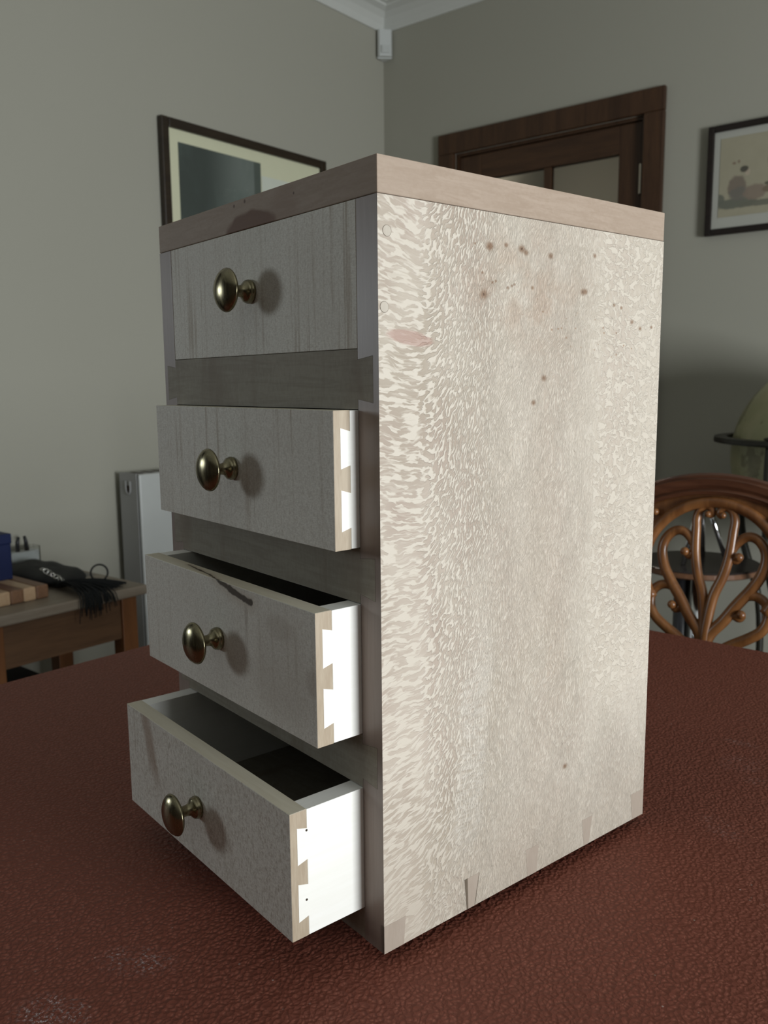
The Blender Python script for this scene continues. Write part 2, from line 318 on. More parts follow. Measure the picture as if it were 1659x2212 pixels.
def leather():
    k = NT('leather', 0.5, 0.14)
    x, y, z = k.sep()
    w = k.vmath('SCALE', k.vmath('SUBTRACT', k.noise(scale=90, detail=2, out=1), (0.5, 0.5, 0.5)), None); w.node.inputs['Scale'].default_value = 0.006
    p = k.vmath('ADD', k.coord(), w)
    v = k.vor(p, 300.0, 'F1'); v2 = k.noise(p, 360.0, 3, 0.6)
    h = k.math('MULTIPLY_ADD', v2, 0.5, v)
    c = k.mix(k.noise(scale=6, detail=3), (0.228, 0.078, 0.053), (0.262, 0.094, 0.064))
    c = k.mix(k.ramp(h, 0.35, 0.75), c, (0.165, 0.052, 0.034))
    # white sanding dust
    fine = k.ramp(k.noise(k.coord(), 380.0, 4, 0.7), 0.50, 0.66)
    med = k.ramp(k.noise(k.coord(), 70.0, 3, 0.6), 0.42, 0.62)
    for (dx, dy, rx, ry, rot, am) in DUST:
        q = k.mapv(loc=(0, 0, 0), v=k.vmath('SUBTRACT', k.coord(), (dx, dy, 0)))
        q = k.mapv(rot=(0, 0, rot), v=q); qx, qy, qz = k.sep(q)
        a = k.math('DIVIDE', qx, rx); b = k.math('DIVIDE', qy, ry)
        d = k.math('ADD', k.math('MULTIPLY', a, a), k.math('MULTIPLY', b, b))
        m = k.math('MULTIPLY', k.ramp(d, 0.05, 1.1, 1, 0), k.math('MULTIPLY', k.math('MULTIPLY_ADD', med, 0.7, 0.3), fine))
        c = k.mix(k.math('MULTIPLY', m, am), c, (0.52, 0.47, 0.47))
    # crumbs of dust all over
    vd = k.vor(k.coord(), 210.0, 'F1'); vr = k.sep(k.vor(k.coord(), 210.0, 'F1', out=1))
    sp = k.math('MULTIPLY', k.ramp(vd, 0.08, 0.2, 1, 0), k.ramp(vr[0], 0.955, 0.965))
    sp = k.math('MULTIPLY', sp, k.ramp(k.noise(scale=9, detail=2), 0.42, 0.6))
    c = k.mix(k.math('MULTIPLY', sp, 0.6), c, (0.50, 0.42, 0.38))
    k.color(c); k.bump(h, 0.75, 0.0012); MAT['leather'] = k.m
# dust marks on the table: x, y, half length, half width, angle, amount (room coordinates)
DUST = [(-0.132, -0.098, 0.032, 0.018, -0.5, 0.55), (-0.132, -0.160, 0.030, 0.020, -0.4, 0.85), (0.092, 0.455, 0.024, 0.028, 0.3, 0.28), (0.120, 0.425, 0.020, 0.014, 0.0, 0.25), (0.075, 0.505, 0.022, 0.008, 0.0, 0.4), (0.118, 0.315, 0.030, 0.016, 0.6, 0.22)]
leather()
wood('table_wood', (0.10, 0.045, 0.022), (0.06, 0.025, 0.012), 'x', 12, 30, 0.35)
# knobs and metals
k = NT('aged_brass', 0.26, 0.5, 1.0)
f = k.noise(k.mapv(scale=(300, 300, 40)), 1.0, 3); k.color(k.mix(f, (0.32, 0.285, 0.18), (0.24, 0.21, 0.13))); k.put(k.b.inputs['Roughness'], k.ramp(f, 0.3, 0.7, 0.20, 0.32)); MAT['brass'] = k.m
plain('chrome', (0.75, 0.76, 0.78), 0.12, 0.5, 1.0, var=0.02)
plain('silver_chain', (0.75, 0.74, 0.70), 0.2, 0.5, 1.0, var=0.02)
plain('hinge_metal', (0.55, 0.50, 0.42), 0.35, 0.5, 1.0, var=0.05)
plain('black_metal', (0.02, 0.02, 0.022), 0.35, 0.5)
# chair
def chairwood(name, a, b, axis):
    k = NT(name, 0.28, 0.5)
    sc = [40, 40, 40]; sc['xyz'.index(axis)] = 6
    f = k.ramp(k.noise(k.mapv(scale=tuple(sc)), 1.0, 4, 0.6, 0.8), 0.35, 0.68)
    k.color(k.mix(f, a, b)); k.bump(f, 0.04, 0.0005); MAT[name] = k.m
chairwood('chair_wood', (0.235, 0.098, 0.032), (0.135, 0.052, 0.017), 'z')
chairwood('chair_crest', (0.125, 0.050, 0.025), (0.072, 0.028, 0.015), 'x')
# side table
wood('side_top', (0.30, 0.255, 0.20), (0.21, 0.165, 0.12), 'y', 10, 26, 0.45)
wood('side_apron', (0.155, 0.080, 0.038), (0.085, 0.042, 0.020), 'y', 12, 24, 0.45)
wood('side_leg', (0.24, 0.095, 0.032), (0.16, 0.062, 0.022), 'z', 12, 30, 0.4)  # warmer than the apron: the fall of light put into the colour
wood('board_light', (0.52, 0.36, 0.22), (0.43, 0.28, 0.16), 'x', 10, 60, 0.45)
wood('board_dark', (0.22, 0.115, 0.060), (0.15, 0.075, 0.040), 'x', 10, 60, 0.45)
plain('blue_cloth', (0.004, 0.011, 0.060), 0.55, 0.3, var=0.2, scale=300)
k = NT('black_leather', 0.55, 0.25); f = k.vor(scale=260, feature='SMOOTH_F1'); k.color((0.010, 0.010, 0.011)); k.bump(f, 0.4, 0.001); MAT['black_leather'] = k.m
plain('black_suede', (0.013, 0.014, 0.014), 0.8, 0.2, var=0.4, scale=400)
plain('grey_paper', (0.20, 0.19, 0.18), 0.6, 0.3, var=0.15, scale=60)
plain('grey_metal', (0.34, 0.34, 0.33), 0.45, 0.4, var=0.02)
def glass(name, rough=0.0, col=(1, 1, 1)):
    k = NT(name, rough, 0.5); k.b.inputs['Transmission Weight'].default_value = 1.0; k.b.inputs['IOR'].default_value = 1.45
    f = k.noise(scale=8); k.color(k.mix(f, col, tuple(c * 0.99 for c in col))); MAT[name] = k.m
glass('clear_plastic', 0.03, (0.93, 0.95, 0.95)); glass('pane_glass', 0.0, (0.97, 0.98, 0.97))
# round table, globe
plain('dark_gloss', (0.045, 0.036, 0.034), 0.22, 0.6, var=0.1)
wood('edge_brown', (0.20, 0.10, 0.055), (0.13, 0.06, 0.03), 'x', 8, 40, 0.4)
plain('globe_frame', (0.022, 0.020, 0.014), 0.4, 0.4)
k = NT('globe_paper', 0.35, 0.4)
land = k.ramp(k.noise(k.mapv(scale=(1, 1, 1), loc=(3.3, 1.2, 0.4)), 6.5, 5, 0.6), 0.50, 0.54)
c = k.mix(land, (0.34, 0.335, 0.19), (0.20, 0.19, 0.10)); c = k.mix(k.math('MULTIPLY', k.ramp(k.noise(scale=18, detail=4), 0.45, 0.7), 0.45), c, (0.42, 0.38, 0.23))
k.color(c); MAT['globe'] = k.m
# picture materials
wood('frame_dark', (0.035, 0.024, 0.014), (0.018, 0.012, 0.008), 'y', 10, 60, 0.35)
wood('frame_black', (0.020, 0.013, 0.010), (0.010, 0.007, 0.006), 'x', 10, 60, 0.35)
plain('mat_cream', (0.66, 0.66, 0.47), 0.7, 0.2, var=0.02)
plain('mat_white', (0.43, 0.43, 0.38), 0.7, 0.2, var=0.02)
plain('panel_pale', (0.62, 0.65, 0.56), 0.7, 0.2, var=0.03)

# ------------------------------------------------------------------ geometry helpers
def mesh_obj(name, bm, mats, parent=None, smooth=False):
    bmesh.ops.recalc_face_normals(bm, faces=bm.faces[:])
    me = bpy.data.meshes.new(name); bm.to_mesh(me); bm.free()
    for m in (mats if isinstance(mats, (list, tuple)) else [mats]): me.materials.append(MAT[m] if isinstance(m, str) else m)
    if smooth:
        for p in me.polygons: p.use_smooth = True
    o = bpy.data.objects.new(name, me); COL.objects.link(o)
    if parent: o.parent = parent
    return o
def empty(name, loc=(0, 0, 0), rz=0.0, parent=None):
    o = bpy.data.objects.new(name, None); COL.objects.link(o); o.location = loc; o.rotation_euler = (0, 0, rz); o.empty_display_size = 0.05
    if parent: o.parent = parent
    return o
def tag(o, label, cat=None, group=None, kind=None):
    if label: o['label'] = label
    if cat: o['category'] = cat
    if group: o['group'] = group
    if kind: o['kind'] = kind
    return o
def struct(o): o['kind'] = 'structure'; return o
def add_box(bm, x0, x1, y0, y1, z0, z1, bev=0.0, mi=0, M=None):
    vs = [bm.verts.new((x, y, z)) for x in (x0, x1) for y in (y0, y1) for z in (z0, z1)]
    fs = [bm.faces.new([vs[i] for i in q]) for q in ((0, 1, 3, 2), (4, 6, 7, 5), (0, 4, 5, 1), (2, 3, 7, 6), (0, 2, 6, 4), (1, 5, 7, 3))]
    for f in fs: f.material_index = mi
    new = vs
    if bev > 0:
        es = list({e for v in vs for e in v.link_edges})
        r = bmesh.ops.bevel(bm, geom=es, offset=bev, segments=2, affect='EDGES', profile=0.5)
        new = list({v for f in r['faces'] for v in f.verts} | {v for v in vs if v.is_valid})
        for f in r['faces']: f.material_index = mi
    if M is not None:
        bmesh.ops.transform(bm, matrix=M, verts=new)
    return new
def box(name, x0, x1, y0, y1, z0, z1, mat, parent=None, bev=0.0, M=None):
    bm = bmesh.new(); add_box(bm, x0, x1, y0, y1, z0, z1, bev, 0, M); return mesh_obj(name, bm, mat, parent)
def add_prism(bm, poly, axis, a, b, mi=0):
    """poly in the two remaining axes (in xyz order), extruded along axis from a to b"""
    def mk(p, t):
        if axis == 'x': return (t, p[0], p[1])
        if axis == 'y': return (p[0], t, p[1])
        return (p[0], p[1], t)
    A = [bm.verts.new(mk(p, a)) for p in poly]; B = [bm.verts.new(mk(p, b)) for p in poly]
    fs = [bm.faces.new(A), bm.faces.new(B[::-1])]
    n = len(poly)
    for i in range(n): fs.append(bm.faces.new((A[i], A[(i + 1) % n], B[(i + 1) % n], B[i])))
    for f in fs: f.material_index = mi
    return fs
def add_lathe(bm, prof, n=32, M=None, mi=0):
    """profile (r, h) about local z"""
    rings = []; new = []
    for r, h in prof:
        if r < 1e-6: v = bm.verts.new((0, 0, h)); rings.append([v]); new.append(v)
        else:
            ring = [bm.verts.new((r * math.cos(2 * PI * i / n), r * math.sin(2 * PI * i / n), h)) for i in range(n)]; rings.append(ring); new += ring
    for a, b in zip(rings[:-1], rings[1:]):
        for i in range(n):
            j = (i + 1) % n
            if len(a) == 1 and len(b) == 1: continue
            if len(a) == 1: f = bm.faces.new((a[0], b[i], b[j]))
            elif len(b) == 1: f = bm.faces.new((a[i], b[0], a[j]))
            else: f = bm.faces.new((a[i], b[i], b[j], a[j]))
            f.material_index = mi
    if M is not None: bmesh.ops.transform(bm, matrix=M, verts=new)
    return new
def smooth_path(pts, per=6):
    P = [Vector(p) for p in pts]; out = []
    for i in range(len(P) - 1):
        p0 = P[max(i - 1, 0)]; p1 = P[i]; p2 = P[i + 1]; p3 = P[min(i + 2, len(P) - 1)]
        for j in range(per):
            t = j / per
            out.append(0.5 * ((2 * p1) + (p2 - p0) * t + (2 * p0 - 5 * p1 + 4 * p2 - p3) * t * t + (3 * p1 - p0 - 3 * p2 + p3) * t ** 3))
    out.append(P[-1]); return out
def add_tube(bm, path, radius, n=8, up=None, aspect=1.0, caps=True):
    """sweep an ellipse (radius may be a function of 0..1; aspect scales it along `up`)"""
    N = len(path); rings = []
    for i, p in enumerate(path):
        t = (path[min(i + 1, N - 1)] - path[max(i - 1, 0)]).normalized()
        u = Vector(up) if up is not None else (Vector((0, 0, 1)) if abs(t.z) < 0.9 else Vector((1, 0, 0)))
        u = (u - t * u.dot(t)).normalized(); s = t.cross(u)
        r = radius(i / max(N - 1, 1)) if callable(radius) else radius
        rings.append([bm.verts.new(p + s * (r * math.cos(2 * PI * k / n)) + u * (r * aspect * math.sin(2 * PI * k / n))) for k in range(n)])
    for a, b in zip(rings[:-1], rings[1:]):
        for k in range(n): bm.faces.new((a[k], a[(k + 1) % n], b[(k + 1) % n], b[k]))
    if caps: bm.faces.new(rings[0][::-1]); bm.faces.new(rings[-1])
def add_wall(bm, axis, c0, c1, a0, a1, z0, z1, hole=None):
    """wall slab with an optional rectangular opening (a0,a1,z0,z1)"""
    def b(p, q, r, s):
        if axis == 'x': add_box(bm, c0, c1, p, q, r, s)
        else: add_box(bm, p, q, c0, c1, r, s)
    if not hole: b(a0, a1, z0, z1); return
    h0, h1, k0, k1 = hole
    b(a0, h0, z0, z1); b(h1, a1, z0, z1)
    if k0 > z0: b(h0, h1, z0, k0)
    if k1 < z1: b(h0, h1, k1, z1)

# ------------------------------------------------------------------ the room
TH = 0.14
DOOR = (-1.690, -0.912, 0.0, 2.022)
bm = bmesh.new(); add_wall(bm, 'x', XL - TH, XL, YF - TH, YB + TH, 0, ZC, WIN_L); struct(mesh_obj('wall_left', bm, 'wall'))
bm = bmesh.new(); add_wall(bm, 'y', YB, YB + TH, XL, XR, 0, ZC, DOOR); struct(mesh_obj('wall_back', bm, 'wall'))
bm = bmesh.new(); add_wall(bm, 'x', XR, XR + TH, YF - TH, YB + TH, 0, ZC, WIN_R); struct(mesh_obj('wall_right', bm, 'dark_wall'))
bm = bmesh.new(); add_wall(bm, 'y', YF - TH, YF, XL, XR, 0, ZC); struct(mesh_obj('wall_front', bm, 'dark_wall'))
struct(box('floor', XL - TH, XR + TH, YF - TH, YB + 1.7, -0.1, 0, 'floor_oak'))
struct(box('ceiling', XL - TH, XR + TH, YF - TH, YB + 1.7, ZC, ZC + 0.1, 'ceiling_white'))
# hall behind the glazed door
bm = bmesh.new(); add_wall(bm, 'y', YB + 1.5, YB + 1.6, XL, XR, 0, ZC); struct(mesh_obj('wall_hall', bm, 'wall'))
bm = bmesh.new(); add_wall(bm, 'x', XL - TH, XL, YB + TH, YB + 1.5, 0, ZC); add_wall(bm, 'x', -0.2, -0.1, YB + TH, YB + 1.5, 0, ZC); struct(mesh_obj('wall_hall_end', bm, 'wall'))
# cove cornice round the room, mitred
prof = [(0.0, 2.557), (0.006, 2.557), (0.010, 2.566), (0.016, 2.580), (0.030, 2.600), (0.050, 2.616), (0.074, 2.624), (0.076, 2.631), (0.092, 2.633), (0.094, ZC), (0.0, ZC)]
bm = bmesh.new(); rings = []
for (cx_, cy_, sx, sy) in ((XL, YF, 1, 1), (XR, YF, -1, 1), (XR, YB, -1, -1), (XL, YB, 1, -1)):
    rings.append([bm.verts.new((cx_ + sx * o, cy_ + sy * o, z)) for o, z in prof])
for i in range(4):
    a, b = rings[i], rings[(i + 1) % 4]
    for j in range(len(prof)):
        q = (j + 1) % len(prof); bm.faces.new((a[j], a[q], b[q], b[j]))
struct(mesh_obj('trim_1', bm, 'ceiling_white'))
# baseboards
struct(box('baseboard_left', XL, XL + 0.018, YF, YB, 0, 0.12, 'door_wood'))
bm = bmesh.new(); add_box(bm, XL + 0.018, -1.77, YB - 0.018, YB, 0, 0.12); add_box(bm, -0.835, XR, YB - 0.018, YB, 0, 0.12); struct(mesh_obj('baseboard_back', bm, 'door_wood_cross'))
# windows (frames round the two openings that let the daylight in)
def window_x(name, x, w, depth):
    y0, y1, z0, z1 = w; r = empty(name, (x, (y0 + y1) / 2, z0)); struct(r)
    h, zz = (y1 - y0) / 2, z1 - z0
    bm = bmesh.new(); t = 0.035 if h > 0.5 else 0.02
    for q in ((-h, -h + t, 0, zz), (h - t, h, 0, zz), (-h + t, h - t, 0, t), (-h + t, h - t, zz - t, zz)):
        add_box(bm, -depth / 2, depth / 2, q[0], q[1], q[2], q[3])
    mesh_obj('window_frame', bm, 'white_gloss', r)
    box('window_sill', -0.10 if x > 0 else -0.02, 0.02 if x > 0 else 0.10, -h - 0.03, h + 0.03, -0.03, -0.001, 'white_gloss', r)
window_x('window_1', XR + 0.07, WIN_R, 0.05)
window_x('window_2', XL - 0.07, WIN_L, 0.05)

# dark curtains added out of view beside the small window to cut bounce light
plain('curtain_cloth', (0.030, 0.024, 0.022), 0.9, 0.1, var=0.2, scale=60)
def added_curtain(y0, y1, label):
    bm = bmesh.new(); n = 90; cols = []
    for i in range(n + 1):
        y = y0 + (y1 - y0) * i / n; x = XL + 0.075 + 0.028 * math.sin(i * 0.9)
        cols.append([bm.verts.new((x + dx, y, z)) for dx, z in ((0, 0.02), (0, 2.42), (0.006, 2.42), (0.006, 0.02))])
    for a, b in zip(cols[:-1], cols[1:]):
        for j in range(4): bm.faces.new((a[j], a[(j + 1) % 4], b[(j + 1) % 4], b[j]))
    bm.faces.new(cols[0]); bm.faces.new(cols[-1][::-1])
    tag(mesh_obj('added_curtain', bm, 'curtain_cloth'), label, 'added_curtain', 'unseen curtains added to cut bounce light')
added_curtain(-2.60, -1.17, 'long dark drape added out of view near the front corner of the left wall to cut bounce light')
added_curtain(-0.73, 0.10, 'long dark drape added out of view on the left wall nearer the side table to cut bounce light')
# glazed door in the back wall
d = empty('door_1', (-1.301, YB, 0)); struct(d)
def dl(x): return x + 1.301
bm = bmesh.new()
for (x0, x1, z0, z1) in ((-1.765, -1.690, 0, 2.022), (-0.912, -0.840, 0, 2.022), (-1.765, -0.840, 2.022, 2.100)):
    add_box(bm, dl(x0), dl(x1), -0.022, -0.0005, z0, z1, 0.004)
mesh_obj('architrave', bm, 'door_wood', d)
bm = bmesh.new()
for (x0, x1, z0, z1) in ((-1.690, -1.678, 0, 2.022), (-0.924, -0.912, 0, 2.022), (-1.678, -0.924, 2.010, 2.022)): add_box(bm, dl(x0), dl(x1), 0.0, TH, z0, z1)
mesh_obj('door_jamb', bm, 'door_wood', d)
LY0, LY1 = 0.006, 0.044
leaf = box('stile', dl(-1.676), dl(-1.576), LY0, LY1, 0.006, 2.006, 'door_wood', d, 0.002)
box('stile', dl(-1.008), dl(-0.927), LY0, LY1, 0.006, 2.006, 'door_wood', d, 0.002)
box('top_rail', dl(-1.576), dl(-1.008), LY0, LY1, 1.912, 2.006, 'door_wood_cross', d, 0.002)
box('middle_rail', dl(-1.576), dl(-1.008), LY0, LY1, 0.85, 0.98, 'door_wood_cross', d, 0.002)
box('bottom_rail', dl(-1.576), dl(-1.008), LY0, LY1, 0.006, 0.22, 'door_wood_cross', d, 0.002)
box('muntin', dl(-1.304), dl(-1.2755), LY0 + 0.004, LY1 - 0.004, 0.22, 1.912, 'door_wood', d, 0.002)
for (x0, x1) in ((-1.576, -1.304), (-1.2755, -1.008)):
    box('pane', dl(x0), dl(x1), 0.022, 0.027, 0.98, 1.912, 'pane_glass', d)
    box('door_panel', dl(x0), dl(x1), 0.016, 0.034, 0.22, 0.85, 'door_wood', d)
bm = bmesh.new(); add_lathe(bm, [(0, 0), (0.006, 0), (0.006, 0.098), (0, 0.098)], 12, Matrix.Translation((dl(-0.9225), -0.004, 1.765))); add_box(bm, dl(-0.930), dl(-0.924), -0.002, 0.02, 1.765, 1.863)
mesh_obj('hinge', bm, 'hinge_metal', d)
bm = bmesh.new(); add_lathe(bm, [(0, 0), (0.025, 0), (0.025, 0.006), (0.010, 0.010), (0.010, 0.035), (0.026, 0.045), (0.026, 0.055), (0, 0.065)], 20, Matrix.Translation((dl(-1.63), LY0, 1.0)) @ Matrix.Rotation(PI / 2, 4, 'X'))
mesh_obj('door_knob', bm, 'brass', d, True)
# unseen hall lamp, added to brighten what shows through the door glass
hl = bpy.data.lights.new('added_hall_bulb', 'POINT'); hl.energy = 3.5; hl.shadow_soft_size = 0.06; hl.color = (1.0, 0.90, 0.78)
hp = empty('added_hall_lamp', (-1.9, YB + 0.75, 2.30)); tag(hp, 'small white pendant lamp added unseen in the hall to brighten the door glass', 'lamp')
bm = bmesh.new(); add_lathe(bm, [(0.03, 0.12), (0.05, 0.10), (0.10, 0.02), (0.102, 0.02), (0.052, 0.105), (0.032, 0.125), (0.03, 0.12)], 24); mesh_obj('lamp_shade', bm, 'white_plastic', hp, True)
bm = bmesh.new(); add_lathe(bm, [(0, 0.12), (0.004, 0.12), (0.004, ZC - 2.30), (0, ZC - 2.30)], 8); mesh_obj('cord', bm, 'white_plastic', hp)
hlo = bpy.data.objects.new('added_hall_bulb', hl); COL.objects.link(hlo); hlo.location = (0, 0, 0.0); hlo.parent = hp

# alarm sensor tucked into the corner below the cornice
s_ = empty('alarm_sensor', (XL + 0.0215, YB - 0.0215, 2.447), math.radians(45)); tag(s_, 'small white plastic alarm sensor high in the room corner under the cornice', 'sensor')
bm = bmesh.new(); add_prism(bm, [(-0.030, -0.012), (0.030, -0.012), (0.029, -0.022), (0.022, -0.030), (-0.022, -0.030), (-0.029, -0.022)], 'z', 0.004, 0.106)
add_prism(bm, [(-0.030, -0.012), (0.030, -0.012), (0.006, 0.022), (-0.006, 0.022)], 'z', 0.0, 0.106)
o = mesh_obj('sensor_housing', bm, 'white_plastic', s_)
bm = bmesh.new(); add_prism(bm, [(-0.019, -0.0302), (0.019, -0.0302), (0.013, -0.036), (-0.013, -0.036)], 'z', 0.016, 0.044); mesh_obj('sensor_lens', bm, 'white_gloss', s_)

# ------------------------------------------------------------------ framed pictures
def print_landscape():
    k = NT('print_dark', 0.35, 0.4); x, y, z = k.sep()
    n = k.noise(k.mapv(scale=(1, 9, 6)), 1.0, 5, 0.6, 0.8)
    c = k.mix(k.ramp(y, -0.22, -0.02), (0.060, 0.072, 0.064), (0.165, 0.19, 0.17))
    c = k.mix(k.math('MULTIPLY', k.ramp(n, 0.42, 0.7), 0.6), c, (0.10, 0.13, 0.115))
    hl = k.math('MULTIPLY', k.ramp(k.noise(k.mapv(scale=(1, 40, 60)), 1.0, 4, 0.7), 0.55, 0.7), k.math('MULTIPLY', k.ramp(z, 0.36, 0.44, 1, 0), k.ramp(y, -0.17, -0.06)))
    c = k.mix(k.math('MULTIPLY', hl, 0.7), c, (0.28, 0.32, 0.27))
    c = k.mix(k.math('MULTIPLY', k.ramp(y, 0.012, 0.018), 0.8), c, (0.075, 0.09, 0.075))
    k.color(c); MAT['print_dark'] = k.m
print_landscape()
PY0, PY1, PZ0, PZ1 = 1.413, 2.190, 1.40, 1.977
pl = empty('framed_picture', (XL, (PY0 + PY1) / 2, PZ0)); tag(pl, 'large framed dark landscape print with cream mount on the left wall', 'picture', 'framed pictures on the walls')
hw, hh, ft = (PY1 - PY0) / 2, PZ1 - PZ0, 0.030
def frame_x(parent, hw, hh, ft, mat):
    for q in ((-hw, -hw + ft, 0, hh), (hw - ft, hw, 0, hh), (-hw + ft, hw - ft, 0, ft), (-hw + ft, hw - ft, hh - ft, hh)):
        box('frame_member', 0.003, 0.026, q[0], q[1], q[2], q[3], mat, parent, 0.004)
frame_x(pl, hw, hh, ft, 'frame_dark')
box('mount', 0.004, 0.014, -hw + ft, hw - ft, ft, hh - ft, 'mat_cream', pl)
box('print', 0.0142, 0.0152, -0.318, 0.048, 0.10, hh - 0.068, 'print_dark', pl)
box('text_panel', 0.0142, 0.0152, 0.052, 0.215, 0.10, hh - 0.110, 'panel_pale', pl)
box('small_print', 0.0142, 0.0152, 0.240, 0.325, 0.16, hh - 0.106, 'print_dark', pl)

def print_figure():
    k = NT('print_figure', 0.4, 0.3); x, y, z = k.sep()
    c = k.mix(k.noise(scale=25, detail=3), (0.34, 0.315, 0.225), (0.39, 0.36, 0.265))
    n = k.math('MULTIPLY', k.math('SUBTRACT', k.noise(scale=60, detail=3), 0.5), 0.9)
    def blob(c, cx_, cz_, rx, rz, col, am=0.8, a=0.55, b=1.1):
        dx = k.math('DIVIDE', k.math('SUBTRACT', x, cx_), rx); dz = k.math('DIVIDE', k.math('SUBTRACT', z, cz_), rz)
        d = k.math('ADD', k.math('ADD', k.math('MULTIPLY', dx, dx), k.math('MULTIPLY', dz, dz)), n)
        return k.mix(k.math('MULTIPLY', k.ramp(d, a, b, 1, 0), am), c, col)
    Z0 = 1.594
    B = [(0.060, 1.672, 0.050, 0.016, (0.19, 0.20, 0.16)), (0.020, 1.690, 0.020, 0.018, (0.20, 0.21, 0.17)), (0.110, 1.665, 0.050, 0.009, (0.22, 0.22, 0.17)),
         (0.060, 1.723, 0.021, 0.034, (0.27, 0.22, 0.175)), (0.064, 1.700, 0.022, 0.022, (0.24, 0.225, 0.19)), (0.096, 1.700, 0.026, 0.024, (0.34, 0.27, 0.21)), (0.130, 1.705, 0.025, 0.012, (0.26, 0.20, 0.14)),
         (0.080, 1.764, 0.006, 0.010, (0.62, 0.52, 0.40)), (0.073, 1.775, 0.009, 0.010, (0.09, 0.085, 0.07)), (0.125, 1.722, 0.014, 0.006, (0.15, 0.14, 0.10)), (0.053, 1.797, 0.004, 0.004, (0.30, 0.22, 0.16)), (0.062, 1.800, 0.003, 0.005, (0.32, 0.25, 0.18)),
         (0.120, 1.795, 0.003, 0.014, (0.28, 0.25, 0.18)), (0.140, 1.73, 0.018, 0.03, (0.24, 0.22, 0.18))]
    for (cx_, cz_, rx, rz, col) in B: c = blob(c, cx_ * 1.6 - 0.2575, cz_ + 0.016 - Z0, rx * 1.5, rz * 1.1, tuple(v * 0.72 for v in col), 0.9)
    k.color(c); MAT['print_figure'] = k.m
print_figure()
pr_ = empty('framed_picture', (-0.4325, YB, 1.594)); tag(pr_, 'framed seated figure print on tan paper beside the door', 'picture', 'framed pictures on the walls')
hw, hh, ft = 0.2575, 0.342, 0.020
for q in ((-hw, -hw + ft, 0, hh), (hw - ft, hw, 0, hh), (-hw + ft, hw - ft, 0, ft), (-hw + ft, hw - ft, hh - ft, hh)):
    box('frame_member', q[0], q[1], -0.024, -0.003, q[2], q[3], 'frame_black', pr_, 0.003)
box('mount', -hw + ft, hw - ft, -0.014, -0.004, ft, hh - ft, 'mat_white', pr_)
box('print', -hw + ft + 0.020, hw - ft - 0.020, -0.0152, -0.0142, 0.055, hh - 0.042, 'print_figure', pr_)

# ------------------------------------------------------------------ dining table
TT = 0.742                                   # table surface
tb = empty('dining_table', (0, 0, 0)); tag(tb, 'long dining table with dusty red brown pebbled leather top', 'table')
ang = math.radians(-3.0)
c_, s__ = math.cos(ang), math.sin(ang)
ex = Vector((c_, s__, 0)); ey = Vector((-s__, c_, 0))
# the far left corner, where the two visible edges meet
cornerFL = Vector((-0.692, 0.886, 0))
TLx, TLy = 1.85, 1.24
def tp(a, b): p = cornerFL + ex * a - ey * b; return (p.x, p.y)
bm = bmesh.new(); fs = add_prism(bm, [tp(0, 0), tp(TLx, 0), tp(TLx, TLy), tp(0, TLy)], 'z', TT - 0.006, TT)
es = [e for e in bm.edges if abs(e.verts[0].co.z - TT) < 1e-6 and abs(e.verts[1].co.z - TT) < 1e-6]
bmesh.ops.bevel(bm, geom=es, offset=0.004, segments=3, affect='EDGES')
mesh_obj('leather_top', bm, 'leather', tb)
bm = bmesh.new(); add_prism(bm, [tp(0.002, 0.002), tp(TLx - 0.002, 0.002), tp(TLx - 0.002, TLy - 0.002), tp(0.002, TLy - 0.002)], 'z', TT - 0.034, TT - 0.0062); mesh_obj('tabletop', bm, 'table_wood', tb)
for (a0, a1, b0, b1) in ((0.12, TLx - 0.12, 0.10, 0.122), (0.12, TLx - 0.12, TLy - 0.122, TLy - 0.10), (0.10, 0.122, 0.12, TLy - 0.12), (TLx - 0.122, TLx - 0.10, 0.12, TLy - 0.12)):
    bm = bmesh.new(); add_prism(bm, [tp(a0, b0), tp(a1, b0), tp(a1, b1), tp(a0, b1)], 'z', TT - 0.12, TT - 0.0345); mesh_obj('apron', bm, 'table_wood', tb)
for (a, b) in ((0.09, 0.09), (TLx - 0.16, 0.09), (0.09, TLy - 0.16), (TLx - 0.16, TLy - 0.16)):
    bm = bmesh.new(); add_prism(bm, [tp(a, b), tp(a + 0.07, b), tp(a + 0.07, b + 0.07), tp(a, b + 0.07)], 'z', 0.0, TT - 0.0345); mesh_obj('leg', bm, 'table_wood', tb)

